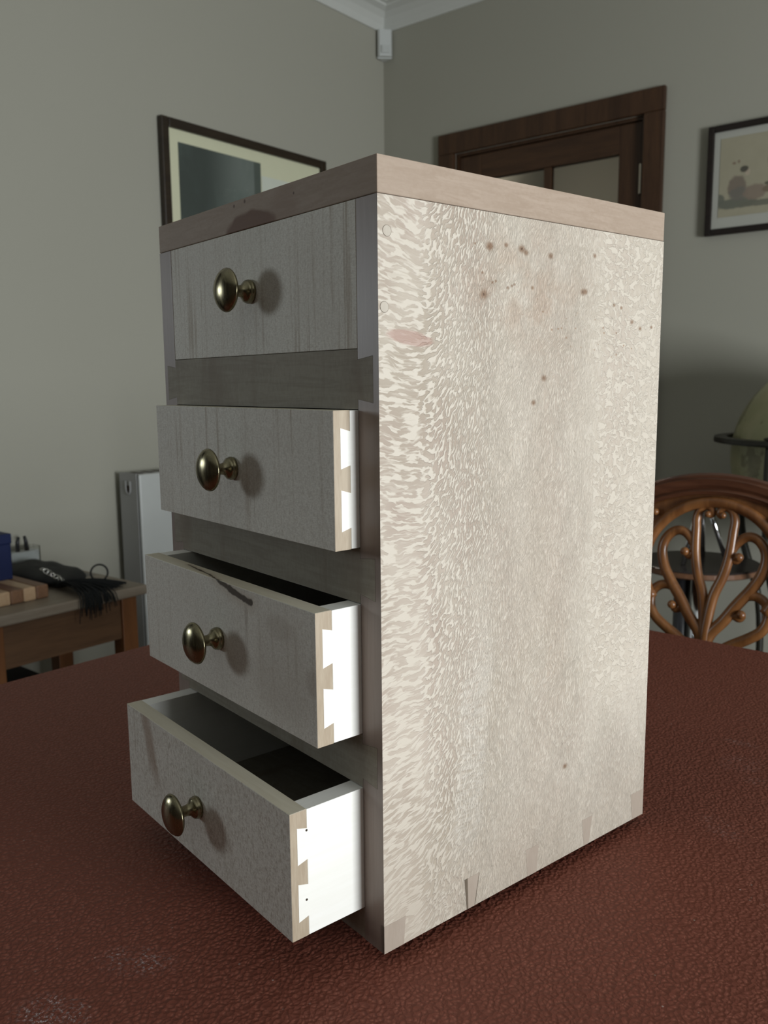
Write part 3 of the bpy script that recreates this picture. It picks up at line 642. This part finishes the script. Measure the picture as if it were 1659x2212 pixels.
# ------------------------------------------------------------------ the cabinet with its four drawers
W, D, H, LID = 0.2876, 0.2888, 0.5, 0.0214
AL = 0.20792
CB = 0.75
cab = empty('drawer_cabinet', (0, 0, CB), -AL); tag(cab, 'small handmade chest of four drawers standing on the leather table', 'cabinet')
PT = 0.0202                                    # thickness of the sides
ZS = H - LID - 0.0004
G = 0.00016                                    # joint gap
rails = [(0.3545, 0.3908), (0.2322, 0.2675), (0.1088, 0.1448)]
def keys(z0, z1):
    return (z0 + 0.0060, z1 - 0.0062, z0 + 0.0038, z1 - 0.0042)   # z at the shoulder (low, high), z at the outer end (low, high)
KX = 0.0148                                    # length of the dovetail key
def side(sign):
    """side board: sockets for the rail keys are cut into its inner edge; local x runs inwards from the outer face"""
    def X(t): return -t if sign > 0 else -W + t
    poly = [(0.0, 0.0), (0.0, ZS), (PT, ZS)]
    for (z0, z1) in rails:
        kl, kh, ol, oh = keys(z0, z1)
        poly += [(PT, kh), (PT - KX, oh), (PT - KX, ol), (PT, kl)]
    poly += [(PT, 0.0)]
    bm = bmesh.new(); add_prism(bm, [(X(a), b) for a, b in poly], 'y', 0.0, D)
    bm.normal_update()
    bmesh.ops.recalc_face_normals(bm, faces=bm.faces[:])
    for f in bm.faces:
        f.material_index = 1 if abs(f.normal.y) > 0.5 else 0
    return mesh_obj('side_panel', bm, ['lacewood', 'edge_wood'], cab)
sp = side(1); sp['label'] = 'lit side board with pale lacewood fleck figure and brown knots'
side(-1)
# lid
lid = box('lid', -W, 0.0, 0.0, D, H - LID, H, 'lid', cab, 0.0006)
# back and interior
box('back_panel', -W + PT + 0.0004, -PT - 0.0004, D - 0.010, D - 0.001, 0.0005, ZS - 0.0005, 'edge_wood', cab)
box('bottom_board', -W + PT + G, -PT - G, 0.0, D - 0.0105, 0.0002, 0.0224, 'rail', cab, 0.0004)
# rails with dovetail keys
for (z0, z1) in rails:
    kl, kh, ol, oh = keys(z0, z1)
    def half(s): 
        L = [(-PT - G, z1), (-PT - G, kh - G), (-PT + KX - G, oh - G), (-PT + KX - G, ol + G), (-PT - G, kl + G), (-PT - G, z0)]
        return L if s > 0 else [(-W - a, b) for a, b in L][::-1]
    bm = bmesh.new(); add_prism(bm, half(1) + half(-1), 'y', -0.00005, 0.045); mesh_obj('rail', bm, 'rail', cab)
    box('runner', -W + PT + G, -PT - G, 0.0451, D - 0.0105, (z0 + z1) / 2 - 0.004, (z0 + z1) / 2 + 0.004, 'edge_wood', cab)
# dovetail pins of the bottom board showing on the lit side, and the two dowels
pins = [[(0.0, 0.0), (0.0168, 0.0), (0.0185, 0.0195), (0.0, 0.0195)], [(0.0760, 0.0), (0.0830, 0.0), (0.0878, 0.0236), (0.0738, 0.0236)], [(0.1400, 0.0), (0.1500, 0.0), (0.1525, 0.0220), (0.1376, 0.0220)],
        [(0.2080, 0.0), (0.2142, 0.0), (0.2178, 0.0228), (0.2050, 0.0228)], [(0.2735, 0.0), (D, 0.0), (D, 0.0232), (0.2705, 0.0232)]]
for p in pins:
    bm = bmesh.new(); add_prism(bm, p, 'x', -0.004, 0.00012); mesh_obj('dovetail_pin', bm, 'pin_wood', sp)
bm = bmesh.new(); add_prism(bm, [(0.0757, 0.0), (0.0770, 0.0), (0.0762, 0.0236), (0.0733, 0.0236)], 'x', -0.003, 0.00020); add_prism(bm, [(0.0836, 0.0004), (0.0840, 0.0004), (0.0881, 0.0236), (0.0876, 0.0236)], 'x', -0.003, 0.00016); mesh_obj('joint_gap', bm, 'joint_shade', sp)
for (y, z) in ((0.0070, 0.4580), (0.0046, 0.4145)):
    bm = bmesh.new(); add_lathe(bm, [(0, 0), (0.0031, 0), (0.0031, 0.004), (0, 0.004)], 24, Matrix.Translation((-0.0038, y, z)) @ Matrix.Rotation(PI / 2, 4, 'Y')); o = mesh_obj('dowel', bm, 'dowel_wood', sp)
    bm = bmesh.new(); add_lathe(bm, [(0.0031, 0), (0.00335, 0), (0.00335, 0.00392), (0.0031, 0.00392), (0.0031, 0)], 24, Matrix.Translation((-0.0038, y, z)) @ Matrix.Rotation(PI / 2, 4, 'Y')); mesh_obj('dowel_joint', bm, 'joint_shade', sp)
for (x, y) in ((-0.045, 0.045), (-W + 0.045, 0.045), (-0.045, D - 0.045), (-W + 0.045, D - 0.045)):
    bm = bmesh.new(); add_lathe(bm, [(0, -0.008), (0.012, -0.008), (0.012, 0.0), (0, 0.0)], 16, Matrix.Translation((x, y, 0))); mesh_obj('foot_pad', bm, 'feet_felt', cab)

# drawers
KNOB = [(0, 0), (0.0078, 0), (0.0083, 0.0008), (0.0083, 0.0022), (0.0075, 0.0032), (0.0078, 0.0040), (0.0066, 0.0052), (0.0046, 0.0068), (0.0040, 0.0095), (0.0040, 0.0125), (0.0050, 0.0150), (0.0080, 0.0165), (0.0120, 0.0172), (0.0143, 0.0178),
        (0.0151, 0.0188), (0.0151, 0.0196), (0.0146, 0.0206), (0.0132, 0.0222), (0.0108, 0.0238), (0.0076, 0.0250), (0.0040, 0.0257), (0, 0.0260)]
bm = bmesh.new(); add_lathe(bm, KNOB, 48, Matrix.Rotation(PI / 2, 4, 'X')); kn0 = mesh_obj('knob', bm, 'brass', None, True); knob_mesh = kn0.data
bpy.data.objects.remove(kn0)
DZ = [(0.3911, 0.4783), (0.2679, 0.3542), (0.1451, 0.2319), (0.0229, 0.1085)]
OUT = [0.0, 0.0190, 0.0352, 0.0573]
FT = 0.0126; ST = 0.0140; LAP = 0.0052
DX0, DX1 = -W + PT + 0.0004, -PT - 0.0004
lab = ['top drawer, closed, with brass knob', 'second drawer pulled out slightly', 'third drawer half open with a dark bark line across its front', 'bottom drawer pulled out farthest with a brown streak']
for i, ((z0, z1), out, mat) in enumerate(zip(DZ, OUT, ('front_a', 'front_b', 'front_c', 'front_d'))):
    bm = bmesh.new(); add_box(bm, DX0, DX1, -out, -out + FT, z0, z1, 0.0004)
    bm.normal_update(); bmesh.ops.recalc_face_normals(bm, faces=bm.faces[:])
    for f in bm.faces:
        f.material_index = 1 if abs(f.normal.x) > 0.7 else (2 if abs(f.normal.z) > 0.7 else 0)
    dr = mesh_obj('drawer', bm, [mat, 'drawer_end', 'top_bark' if i == 2 else 'top_maple'], cab); dr['label'] = lab[i]
    y0 = -out + FT
    hgt = z1 - z0
    for sgn in (1, -1):
        xa, xb = (DX1 - ST, DX1) if sgn > 0 else (DX0, DX0 + ST)
        bm = bmesh.new(); add_box(bm, xa, xb, y0 + 0.00005, y0 + 0.232, z0 + 0.0003, z1 - 0.0003, 0.0003)
        # two half-blind dovetail tails let into the end of the front
        for (ta, tb_) in ((0.125, 0.415), (0.565, 0.865)):
            zt, zb = z1 - hgt * ta, z1 - hgt * tb_
            xo = (xb + 0.00012) if sgn > 0 else (xa - 0.00012)
            add_prism(bm, [(-out + LAP, zt), (y0 + 0.0003, zt - 0.0022), (y0 + 0.0003, zb + 0.0022), (-out + LAP, zb)], 'x', xo - 0.001 * sgn, xo)
        mesh_obj('drawer_side', bm, 'pale_maple', dr)
    box('drawer_back', DX0 + ST + 0.0001, DX1 - ST - 0.0001, y0 + 0.220, y0 + 0.232, z0 + 0.004, z1 - 0.004, 'rail', dr)  # back and bottom in darker wood to deepen the shade inside the drawer
    box('drawer_bottom', DX0 + ST + 0.0001, DX1 - ST - 0.0001, y0 + 0.0001, y0 + 0.2195, z0 + 0.006, z0 + 0.011, 'rail', dr)
    kn = bpy.data.objects.new('knob', knob_mesh); COL.objects.link(kn); kn.parent = dr; kn.location = (-0.1437, -out, (z0 + z1) / 2 + (0.0005 if i == 0 else 0.0))
    kn['label'] = 'aged brass mushroom knob'
    if i == 3:
        for (yy, zz) in ((0.0122, 0.0945), (0.0112, 0.0480)):
            bm = bmesh.new(); add_lathe(bm, [(0, 0), (0.0008, 0), (0.0008, 0.001), (0, 0.001)], 10, Matrix.Translation((DX1 - 0.0007, -out + yy, zz)) @ Matrix.Rotation(PI / 2, 4, 'Y')); mesh_obj('pin_hole', bm, 'joint_dark', dr)

# ------------------------------------------------------------------ radiator on the left wall
ry0, ry1, rz0, rz1 = 1.185, 2.25, 0.25, 0.850
ra = empty('radiator', (XL, ry0, 0)); tag(ra, 'white panel radiator with grey end cover below the landscape print', 'radiator')
L = ry1 - ry0
bm = bmesh.new(); add_box(bm, 0.124, 0.136, 0.0, L, rz0, rz1, 0.004)
mesh_obj('front_panel', bm, 'white_gloss', ra)
for i in range(30):
    box('flute', 0.1361, 0.1385, 0.02 + i * (L - 0.04) / 30, 0.02 + (i + 0.82) * (L - 0.04) / 30, rz0 + 0.03, rz1 - 0.03, 'white_gloss', ra, 0.001) if False else None
bm = bmesh.new(); add_box(bm, 0.036, 0.048, 0.0, L, rz0, rz1, 0.004); mesh_obj('rear_panel', bm, 'white_gloss', ra)
box('end_cover', 0.034, 0.1238, -0.003, -0.0002, rz0 + 0.01, rz1 + 0.004, 'grey_metal', ra, 0.001)
box('end_cover', 0.034, 0.1238, L + 0.0002, L + 0.003, rz0 + 0.01, rz1 + 0.004, 'grey_metal', ra, 0.001)
gr = box('top_grille', 0.0485, 0.1235, 0.004, L - 0.004, rz1 - 0.006, rz1 + 0.001, 'grey_metal', ra)
for i in range(26): box('grille_slot', 0.056, 0.116, 0.02 + i * 0.04, 0.036 + i * 0.04, rz1 + 0.001, rz1 + 0.0016, 'joint_dark', gr)
bm = bmesh.new(); pth = smooth_path([(0.070, -0.005, rz1 - 0.022), (0.070, -0.005, rz1 - 0.050), (0.078, -0.005, rz1 - 0.062), (0.086, -0.005, rz1 - 0.062), (0.092, -0.005, rz1 - 0.052), (0.092, -0.005, rz1 - 0.022)], 5); add_tube(bm, pth, 0.003, 6); mesh_obj('bleed_slot', bm, 'grey_metal', ra, True)
box('bleed_recess', 0.074, 0.090, -0.0042, -0.0032, rz1 - 0.058, rz1 - 0.036, 'joint_dark', ra)
for yy in (0.15, L - 0.15): box('bracket', 0.0005, 0.0358, yy - 0.015, yy + 0.015, rz0 + 0.05, rz1 - 0.1, 'white_gloss', ra)
for yy in (0.03, L - 0.03):
    bm = bmesh.new(); add_tube(bm, [Vector((0.08, yy, 0.0)), Vector((0.08, yy, rz0 + 0.01))], 0.008, 10); mesh_obj('pipe', bm, 'white_gloss', ra)
bm = bmesh.new(); add_box(bm, 0.052, 0.120, 0.01, L - 0.01, rz0 + 0.02, rz1 - 0.02); mesh_obj('convector_core', bm, 'grey_metal', ra)

# ------------------------------------------------------------------ side table by the left wall and the things on it
sx0, sx1, sy0, sy1, sz = -2.034, -1.566, 0.462, 0.943, 0.600
st = empty('side_table', (sx1, sy1, 0)); tag(st, 'low side table with grey brown top and orange brown legs by the left wall', 'table')
def sl(x): return x - sx1
def sy(y): return y - sy1
box('tabletop', sl(sx0), 0, sy(sy0), 0, 0.574, sz, 'side_top', st, 0.004)
for (x, y) in ((-1.576, 0.914), (-1.576, 0.550), (-1.900, 0.914), (-1.900, 0.550)):
    box('leg', sl(x - 0.045), sl(x), sy(y - 0.045), sy(y), 0, 0.5738, 'side_leg', st, 0.002)
box('apron', sl(-1.604), sl(-1.582), sy(0.5502), sy(0.8688), 0.466, 0.5738, 'side_apron', st, 0.001)
box('apron', sl(-1.935), sl(-1.913), sy(0.5502), sy(0.8688), 0.466, 0.5738, 'side_apron', st, 0.001)
box('apron', sl(-1.8998), sl(-1.6212), sy(0.880), sy(0.902), 0.466, 0.5738, 'side_apron', st, 0.001)
box('apron', sl(-1.8998), sl(-1.6212), sy(0.517), sy(0.539), 0.466, 0.5738, 'side_apron', st, 0.001)
bx_ = empty('storage_box', (-1.78, 0.66, 0)); tag(bx_, 'dark box on the floor under the side table', 'box')
box('body', -0.09, 0.09, -0.05, 0.05, 0, 0.36, 'black_metal', bx_, 0.004); box('lid', -0.093, 0.093, -0.053, 0.053, 0.3602, 0.385, 'black_metal', bx_, 0.004)

# striped board, made of strips running away from the front edge
bz = sz + 0.0003
cbd = empty('striped_board', (-1.646, 0.708, bz)); tag(cbd, 'striped light and dark wooden board lying on the side table', 'board')
yy = 0.0
for i in range(7):
    w = 0.033
    box('strip', -0.215, 0.0, yy - w + 0.0003, yy, 0, 0.034, 'board_dark' if i % 2 == 0 else 'board_light', cbd, 0.004)
    yy -= w
# blue box on the board
bb = empty('blue_box', (-1.772, 0.684, bz + 0.0342)); tag(bb, 'deep blue box standing on the striped board', 'box')
box('body', -0.075, 0.0, -0.17, 0.0, 0, 0.092, 'blue_cloth', bb, 0.002); box('lid', -0.077, 0.002, -0.172, 0.002, 0.0922, 0.118, 'blue_cloth', bb, 0.002)
# black bag lying behind the board
bag = empty('black_bag', (-1.825, 0.802, sz)); tag(bag, 'black leather bag with tassel and silver chain lying on the side table', 'bag')
bm = bmesh.new(); bmesh.ops.create_uvsphere(bm, u_segments=40, v_segments=24, radius=1.0)
Mb = Matrix.Rotation(math.radians(6), 4, 'Z')
for v in bm.verts:
    x, y, z = v.co
    q = lambda t, e: math.copysign(abs(t) ** e, t)
    x, y = q(x, 0.75), q(y, 0.7)
    hgt = 0.040 * (1.0 - 0.35 * x) + 0.003 * math.sin(9 * x + 5 * y)
    v.co = Mb @ Vector((x * 0.125, y * 0.074 + 0.004 * math.sin(4 * x), (z * 0.5 + 0.5) * hgt * 1.0 + 0.0012))
mesh_obj('pouch', bm, 'black_leather', bag, True)
def torus(bm, M, R, r, n=28, m=8):
    vs = [[bm.verts.new(M @ Vector(((R + r * math.cos(b)) * math.cos(a), (R + r * math.cos(b)) * math.sin(a), r * math.sin(b)))) for b in [2 * PI * j / m for j in range(m)]] for a in [2 * PI * i / n for i in range(n)]]
    for i in range(n):
        for j in range(m): bm.faces.new((vs[i][j], vs[(i + 1) % n][j], vs[(i + 1) % n][(j + 1) % m], vs[i][(j + 1) % m]))
bm = bmesh.new(); torus(bm, Matrix.Translation((0.128, 0.083, 0.0245)) @ Matrix.Rotation(math.radians(50), 4, 'Z') @ Matrix.Rotation(math.radians(74), 4, 'X'), 0.022, 0.0025); mesh_obj('wrist_loop', bm, 'black_leather', bag, True)
for i in range(7):
    t = i / 6
    bm = bmesh.new(); torus(bm, Matrix.Translation((0.060 + 0.070 * t, -0.040 + 0.014 * t, 0.046 - 0.022 * t)) @ Matrix.Rotation(0.9 * i, 4, 'X') @ Matrix.Rotation(0.6 * i + 0.3, 4, 'Y'), 0.0062, 0.0014, 14, 6); mesh_obj('chain_link', bm, 'silver_chain', bag, True)
bm = bmesh.new()
for i in range(90):
    t = random.random(); a0 = Vector((0.128 + random.uniform(-0.008, 0.008), -0.040 + random.uniform(-0.01, 0.012), 0.016 + random.uniform(-0.004, 0.006)))
    yend = -0.06 + 0.16 * t + random.uniform(-0.012, 0.012)
    edge = Vector((0.262 + 0.002 * random.random(), -0.035 + (yend + 0.035) * 0.8, 0.006 + random.uniform(0, 0.008)))
    if t < 0.6:
        end = Vector((0.265 + random.uniform(0, 0.004), yend, -0.045 + 0.02 * t + random.uniform(-0.015, 0.02)))
        P = smooth_path([a0, (a0 + edge) / 2 + Vector((0, 0, 0.012)), edge, end], 4)
    else:
        end = Vector((0.250 - 0.09 * (t - 0.6) + random.uniform(-0.02, 0.01), yend + 0.01, 0.0035 + random.uniform(0, 0.004)))
        P = smooth_path([a0, (a0 + end) / 2 + Vector((0, 0, 0.010)), end], 5)
    add_tube(bm, P, lambda s: 0.0021 * (1 - 0.5 * s), 5)
o = mesh_obj('tassel', bm, 'black_suede', bag, True); o['kind'] = 'stuff'; o['label'] = 'black fringed tassel'
# grey folder under the bag, clear case with two black sticks behind it
fo = empty('grey_folder', (-1.93, 0.86, sz)); tag(fo, 'thin grey folder lying behind the black bag', 'folder')
box('cover', -0.020, 0.150, -0.02, 0.065, 0.0003, 0.0008, 'grey_paper', fo) 
cc = empty('clear_case', (-1.995, 0.832, sz)); tag(cc, 'small clear plastic case holding two upright black sticks behind the bag', 'case')
bm = bmesh.new()
hw_, hd, hz, t_ = 0.044, 0.018, 0.070, 0.002
add_box(bm, -hd, hd, -hw_, hw_, 0.002, 0.002 + t_)
for q in ((-hd, -hd + t_, -hw_, hw_), (hd - t_, hd, -hw_, hw_), (-hd + t_, hd - t_, -hw_, -hw_ + t_), (-hd + t_, hd - t_, hw_ - t_, hw_)): add_box(bm, q[0], q[1], q[2], q[3], 0.0042, hz)
mesh_obj('case_body', bm, 'clear_plastic', cc)
box('case_filling', -hd + 0.003, hd - 0.003, -hw_ + 0.003, hw_ - 0.003, 0.0045, 0.058, 'white_plastic', cc)
for dy in (-0.013, 0.012):
    bm = bmesh.new(); add_tube(bm, [Vector((0, dy * 1.1, 0.0585)), Vector((0, dy, 0.085)), Vector((0, dy * 0.7, 0.100))], lambda s: 0.0065 - 0.0025 * s, 12); mesh_obj('black_stick', bm, 'black_metal', cc, True)

# ------------------------------------------------------------------ carved chair behind the table
CHX, CHY, REC = -0.124, 1.0, math.radians(10)
chair = empty('carved_chair', (CHX, CHY, 0), 0); tag(chair, 'carved wooden chair with scrolled fan back pushed up to the table', 'chair')
chup = Vector((0, math.sin(REC), math.cos(REC))); chn = Vector((0, -math.cos(REC), math.sin(REC)))
def cp(u, v, o=0.0): return Vector((u, 0, 0.75)) + chup * v + chn * o
def scroll(name, pts, rad, o=0.0, aspect=0.95, mat='chair_wood', per=6):
    P = smooth_path([cp(a, b, o) for a, b in pts], per)
    bm = bmesh.new(); add_tube(bm, P, rad, 10, up=chn, aspect=aspect); ob = mesh_obj(name, bm, mat, chair, True); return ob
stem = [(0.0010, -0.110), (0.0015, -0.047), (0.0030, -0.020), (0.0090, 0.023), (0.0205, 0.056), (0.0268, 0.085), (0.0290, 0.108), (0.0300, 0.130), (0.0310, 0.148), (0.0265, 0.162), (0.0170, 0.1685), (0.0085, 0.1650), (0.0062, 0.1575), (0.0115, 0.1540)]
mid = [(0.0050, -0.100), (0.0055, -0.048), (0.0287, -0.014), (0.0450, 0.012), (0.0655, 0.041), (0.0780, 0.064), (0.0835, 0.086), (0.0810, 0.105), (0.0700, 0.120), (0.0560, 0.1250), (0.0430, 0.1190), (0.0320, 0.104), (0.0300, 0.0920), (0.0370, 0.0845), (0.0430, 0.0905)]
low = [(0.0200, -0.070), (0.0442, -0.0525), (0.0682, -0.0375), (0.0858, -0.0235), (0.0945, -0.006), (0.0940, 0.015), (0.0820, 0.0285), (0.0660, 0.0310), (0.0510, 0.0230), (0.0425, 0.009), (0.0440, -0.003), (0.0520, -0.0072), (0.0565, -0.001)]
for s in (1, -1):
    scroll('scroll', [(s * a, b) for a, b in stem], lambda t: 0.0096 - 0.0036 * t, 0.002 if s > 0 else 0.0)
    scroll('scroll', [(s * a, b) for a, b in mid], lambda t: 0.0102 - 0.0036 * t, -0.001)
    scroll('scroll', [(s * a, b) for a, b in low], lambda t: 0.0094 - 0.0030 * t, -0.002)
    for (a, b, r) in ((0.0435, 0.0905, 0.0072), (0.0560, -0.0005, 0.0072), (0.0120, 0.1555, 0.0055)):
        bm = bmesh.new(); bmesh.ops.create_uvsphere(bm, u_segments=16, v_segments=10, radius=r, matrix=Matrix.Translation(cp(s * a, b, 0.005))); mesh_obj('scroll_boss', bm, 'chair_wood', chair, True)
    bm = bmesh.new(); bmesh.ops.create_uvsphere(bm, u_segments=14, v_segments=8, radius=0.006, matrix=Matrix.Translation(cp(s * 0.098, 0.152, 0.011))); mesh_obj('boss', bm, 'chair_wood', chair, True)
# hoop inside the crest and the moulded crest rail itself
hp_ = [(0.105 * math.sin(a) * 1.06, 0.068 + 0.108 * math.cos(a)) for a in [math.radians(-125 + 250 * i / 30) for i in range(31)]]
scroll('hoop', hp_, 0.0095, 0.004, 1.0, per=2)
def crest_curve(off, half=0.205, n=28):
    R = 0.300; c0 = 0.224 - R
    pts = []
    for i in range(n + 1):
        a = math.radians(-44 + 88 * i / n); pts.append(((R + off) * math.sin(a), c0 + (R + off) * math.cos(a)))
    return pts
bm = bmesh.new()
sec = [(-0.036, -0.010), (-0.036, 0.010), (-0.031, 0.014), (-0.026, 0.010), (-0.021, 0.014), (-0.011, 0.017), (-0.008, 0.012), (-0.004, 0.012), (0.0, 0.006), (0.0, -0.010)]
curves = [[cp(u, v, o) for (u, v) in crest_curve(off)] for off, o in sec]
cols = [[bm.verts.new(c[i]) for c in curves] for i in range(29)]
for a, b in zip(cols[:-1], cols[1:]):
    for j in range(len(sec)):
        q = (j + 1) % len(sec); bm.faces.new((a[j], a[q], b[q], b[j]))
bm.faces.new(cols[0]); bm.faces.new(cols[-1][::-1])
mesh_obj('crest_rail', bm, 'chair_crest', chair)
# solid web between hoop and crest, so that no gap shows at the top
bm = bmesh.new()
n = 24; top = []; bot = []
for i in range(n + 1):
    a = math.radians(-72 + 144 * i / n); u = 0.111 * math.sin(a); bot.append((u, 0.068 + 0.110 * math.cos(a)))
    R = 0.300 - 0.028; b = math.asin(max(-1, min(1, u * 1.75 / R))); top.append((R * math.sin(b), 0.224 - 0.300 + R * math.cos(b)))
for o in (-0.006, 0.004):
    A = [bm.verts.new(cp(u, v, o)) for u, v in bot]; B = [bm.verts.new(cp(u, v, o)) for u, v in top]
    for i in range(n): bm.faces.new((A[i], A[i + 1], B[i + 1], B[i]))
    if o < 0: A0, B0 = A, B
    else:
        for P_, Q_ in ((A0, A), (B0, B)):
            for i in range(n): bm.faces.new((P_[i], P_[i + 1], Q_[i + 1], Q_[i]))
mesh_obj('crest_web', bm, 'chair_wood', chair)
for s in (1, -1):
    scroll('back_post', [(s * 0.193, 0.140), (s * 0.196, 0.06), (s * 0.192, -0.05), (s * 0.184, -0.17), (s * 0.180, -0.29)], 0.017, 0.0, 0.8, 'chair_crest', 4)
scroll('lower_back_rail', [(-0.18, -0.105), (0, -0.115), (0.18, -0.105)], 0.016, 0.0, 0.7, 'chair_crest', 6)
box('seat', -0.22, 0.22, -0.44, -0.035, 0.415, 0.455, 'chair_crest', chair, 0.012)
for (x, y) in ((-0.19, -0.41), (0.19, -0.41), (-0.185, -0.075), (0.185, -0.075)):
    bm = bmesh.new(); add_lathe(bm, [(0, 0), (0.014, 0), (0.016, 0.05), (0.012, 0.10), (0.020, 0.20), (0.022, 0.36), (0.018, 0.4145), (0, 0.4145)], 16, Matrix.Translation((x, y, 0))); mesh_obj('leg', bm, 'chair_crest', chair, True)

# ------------------------------------------------------------------ round pedestal table with a chrome tripod on it
rt = empty('pedestal_table', (-0.500, 2.087, 0)); tag(rt, 'round dark glossy pedestal table on a chrome post behind the chair', 'table')
RR = 0.169
bm = bmesh.new(); add_lathe(bm, [(0, 0.597), (RR - 0.002, 0.597), (RR, 0.600), (RR - 0.003, 0.6015), (0, 0.6015)], 56); mesh_obj('tabletop', bm, 'dark_gloss', rt)
bm = bmesh.new(); add_lathe(bm, [(0, 0.580), (RR - 0.006, 0.580), (RR, 0.584), (RR, 0.5968), (0, 0.5968)], 56); mesh_obj('edge_band', bm, 'edge_brown', rt)
bm = bmesh.new(); add_lathe(bm, [(0, 0.03), (0.018, 0.03), (0.018, 0.5798), (0, 0.5798)], 24, Matrix.Translation((0.0, 0, 0))); mesh_obj('post', bm, 'chrome', rt, True)
bm = bmesh.new(); add_lathe(bm, [(0, 0), (0.17, 0), (0.17, 0.012), (0.06, 0.0299), (0, 0.0299)], 40); mesh_obj('base', bm, 'black_metal', rt)
bm = bmesh.new(); add_lathe(bm, [(0, 0.03), (0.024, 0.03), (0.024, 0.5798), (0, 0.5798)], 20, Matrix.Translation((-0.052, 0.02, 0))); mesh_obj('dark_post', bm, 'black_metal', rt, True)
tr = empty('chrome_tripod', (-0.490, 2.060, 0.6016)); tag(tr, 'small stand of slanted chrome rods standing on the round dark table', 'stand')
for (x, y) in ((0.062, 0.052), (-0.030, -0.050), (-0.020, 0.085)):
    bm = bmesh.new(); add_tube(bm, [Vector((x, y, 0.0005)), Vector((x * 0.12, y * 0.12, 0.19))], 0.0075, 14); mesh_obj('rod', bm, 'chrome', tr, True)
bm = bmesh.new(); add_lathe(bm, [(0, 0.185), (0.014, 0.185), (0.017, 0.20), (0.010, 0.225), (0, 0.228)], 20); mesh_obj('rod_hub', bm, 'chrome', tr, True)

# ------------------------------------------------------------------ floor globe
gl = empty('floor_globe', (-0.1835, 2.2416, 0)); tag(gl, 'large antique style globe in a dark ring stand behind the chair', 'globe')
gR = 0.2784; gz = 0.9127
bm = bmesh.new(); bmesh.ops.create_uvsphere(bm, u_segments=64, v_segments=36, radius=gR, matrix=Matrix.Rotation(math.radians(23), 4, 'Y')); g = mesh_obj('sphere', bm, 'globe', gl, True); g.location = (0, 0, gz)
bm = bmesh.new(); zr = 0.950
add_lathe(bm, [(0.290, zr), (0.3245, zr), (0.3258, zr + 0.005), (0.3245, zr + 0.015), (0.290, zr + 0.015), (0.290, zr)], 72); mesh_obj('horizon_ring', bm, 'globe_frame', gl)
bm = bmesh.new(); torus(bm, Matrix.Translation((0, 0, gz)) @ Matrix.Rotation(math.radians(118), 4, 'Z') @ Matrix.Rotation(math.radians(90), 4, 'X'), gR + 0.006, 0.004, 64, 8)
mesh_obj('meridian_ring', bm, 'globe_frame', gl, True)
for i in range(4):
    a = math.radians(160 + 90 * i)
    dx, dy = math.cos(a), math.sin(a)
    P = smooth_path([Vector((dx * 0.308, dy * 0.308, zr - 0.0005)), Vector((dx * 0.308, dy * 0.308, zr - 0.10)), Vector((dx * 0.290, dy * 0.290, zr - 0.30)), Vector((dx * 0.22, dy * 0.22, 0.45)), Vector((dx * 0.21, dy * 0.21, 0.2)), Vector((dx * 0.24, dy * 0.24, 0.0))], 6)
    bm = bmesh.new(); add_tube(bm, P, lambda t: 0.012 - 0.004 * abs(t - 0.4), 10, up=(-dy, dx, 0)); mesh_obj('leg', bm, 'globe_frame', gl, True)
    bm = bmesh.new(); bmesh.ops.create_uvsphere(bm, u_segments=12, v_segments=8, radius=0.011, matrix=Matrix.Translation((dx * 0.306, dy * 0.306, zr + 0.0205)) @ Matrix.Diagonal((1.6, 1.2, 0.5, 1))); mesh_obj('ring_stop', bm, 'globe_frame', gl, True)
bm = bmesh.new(); add_lathe(bm, [(0, 0.16), (0.195, 0.16), (0.195, 0.178), (0, 0.178)], 40); mesh_obj('lower_shelf', bm, 'globe_frame', gl)
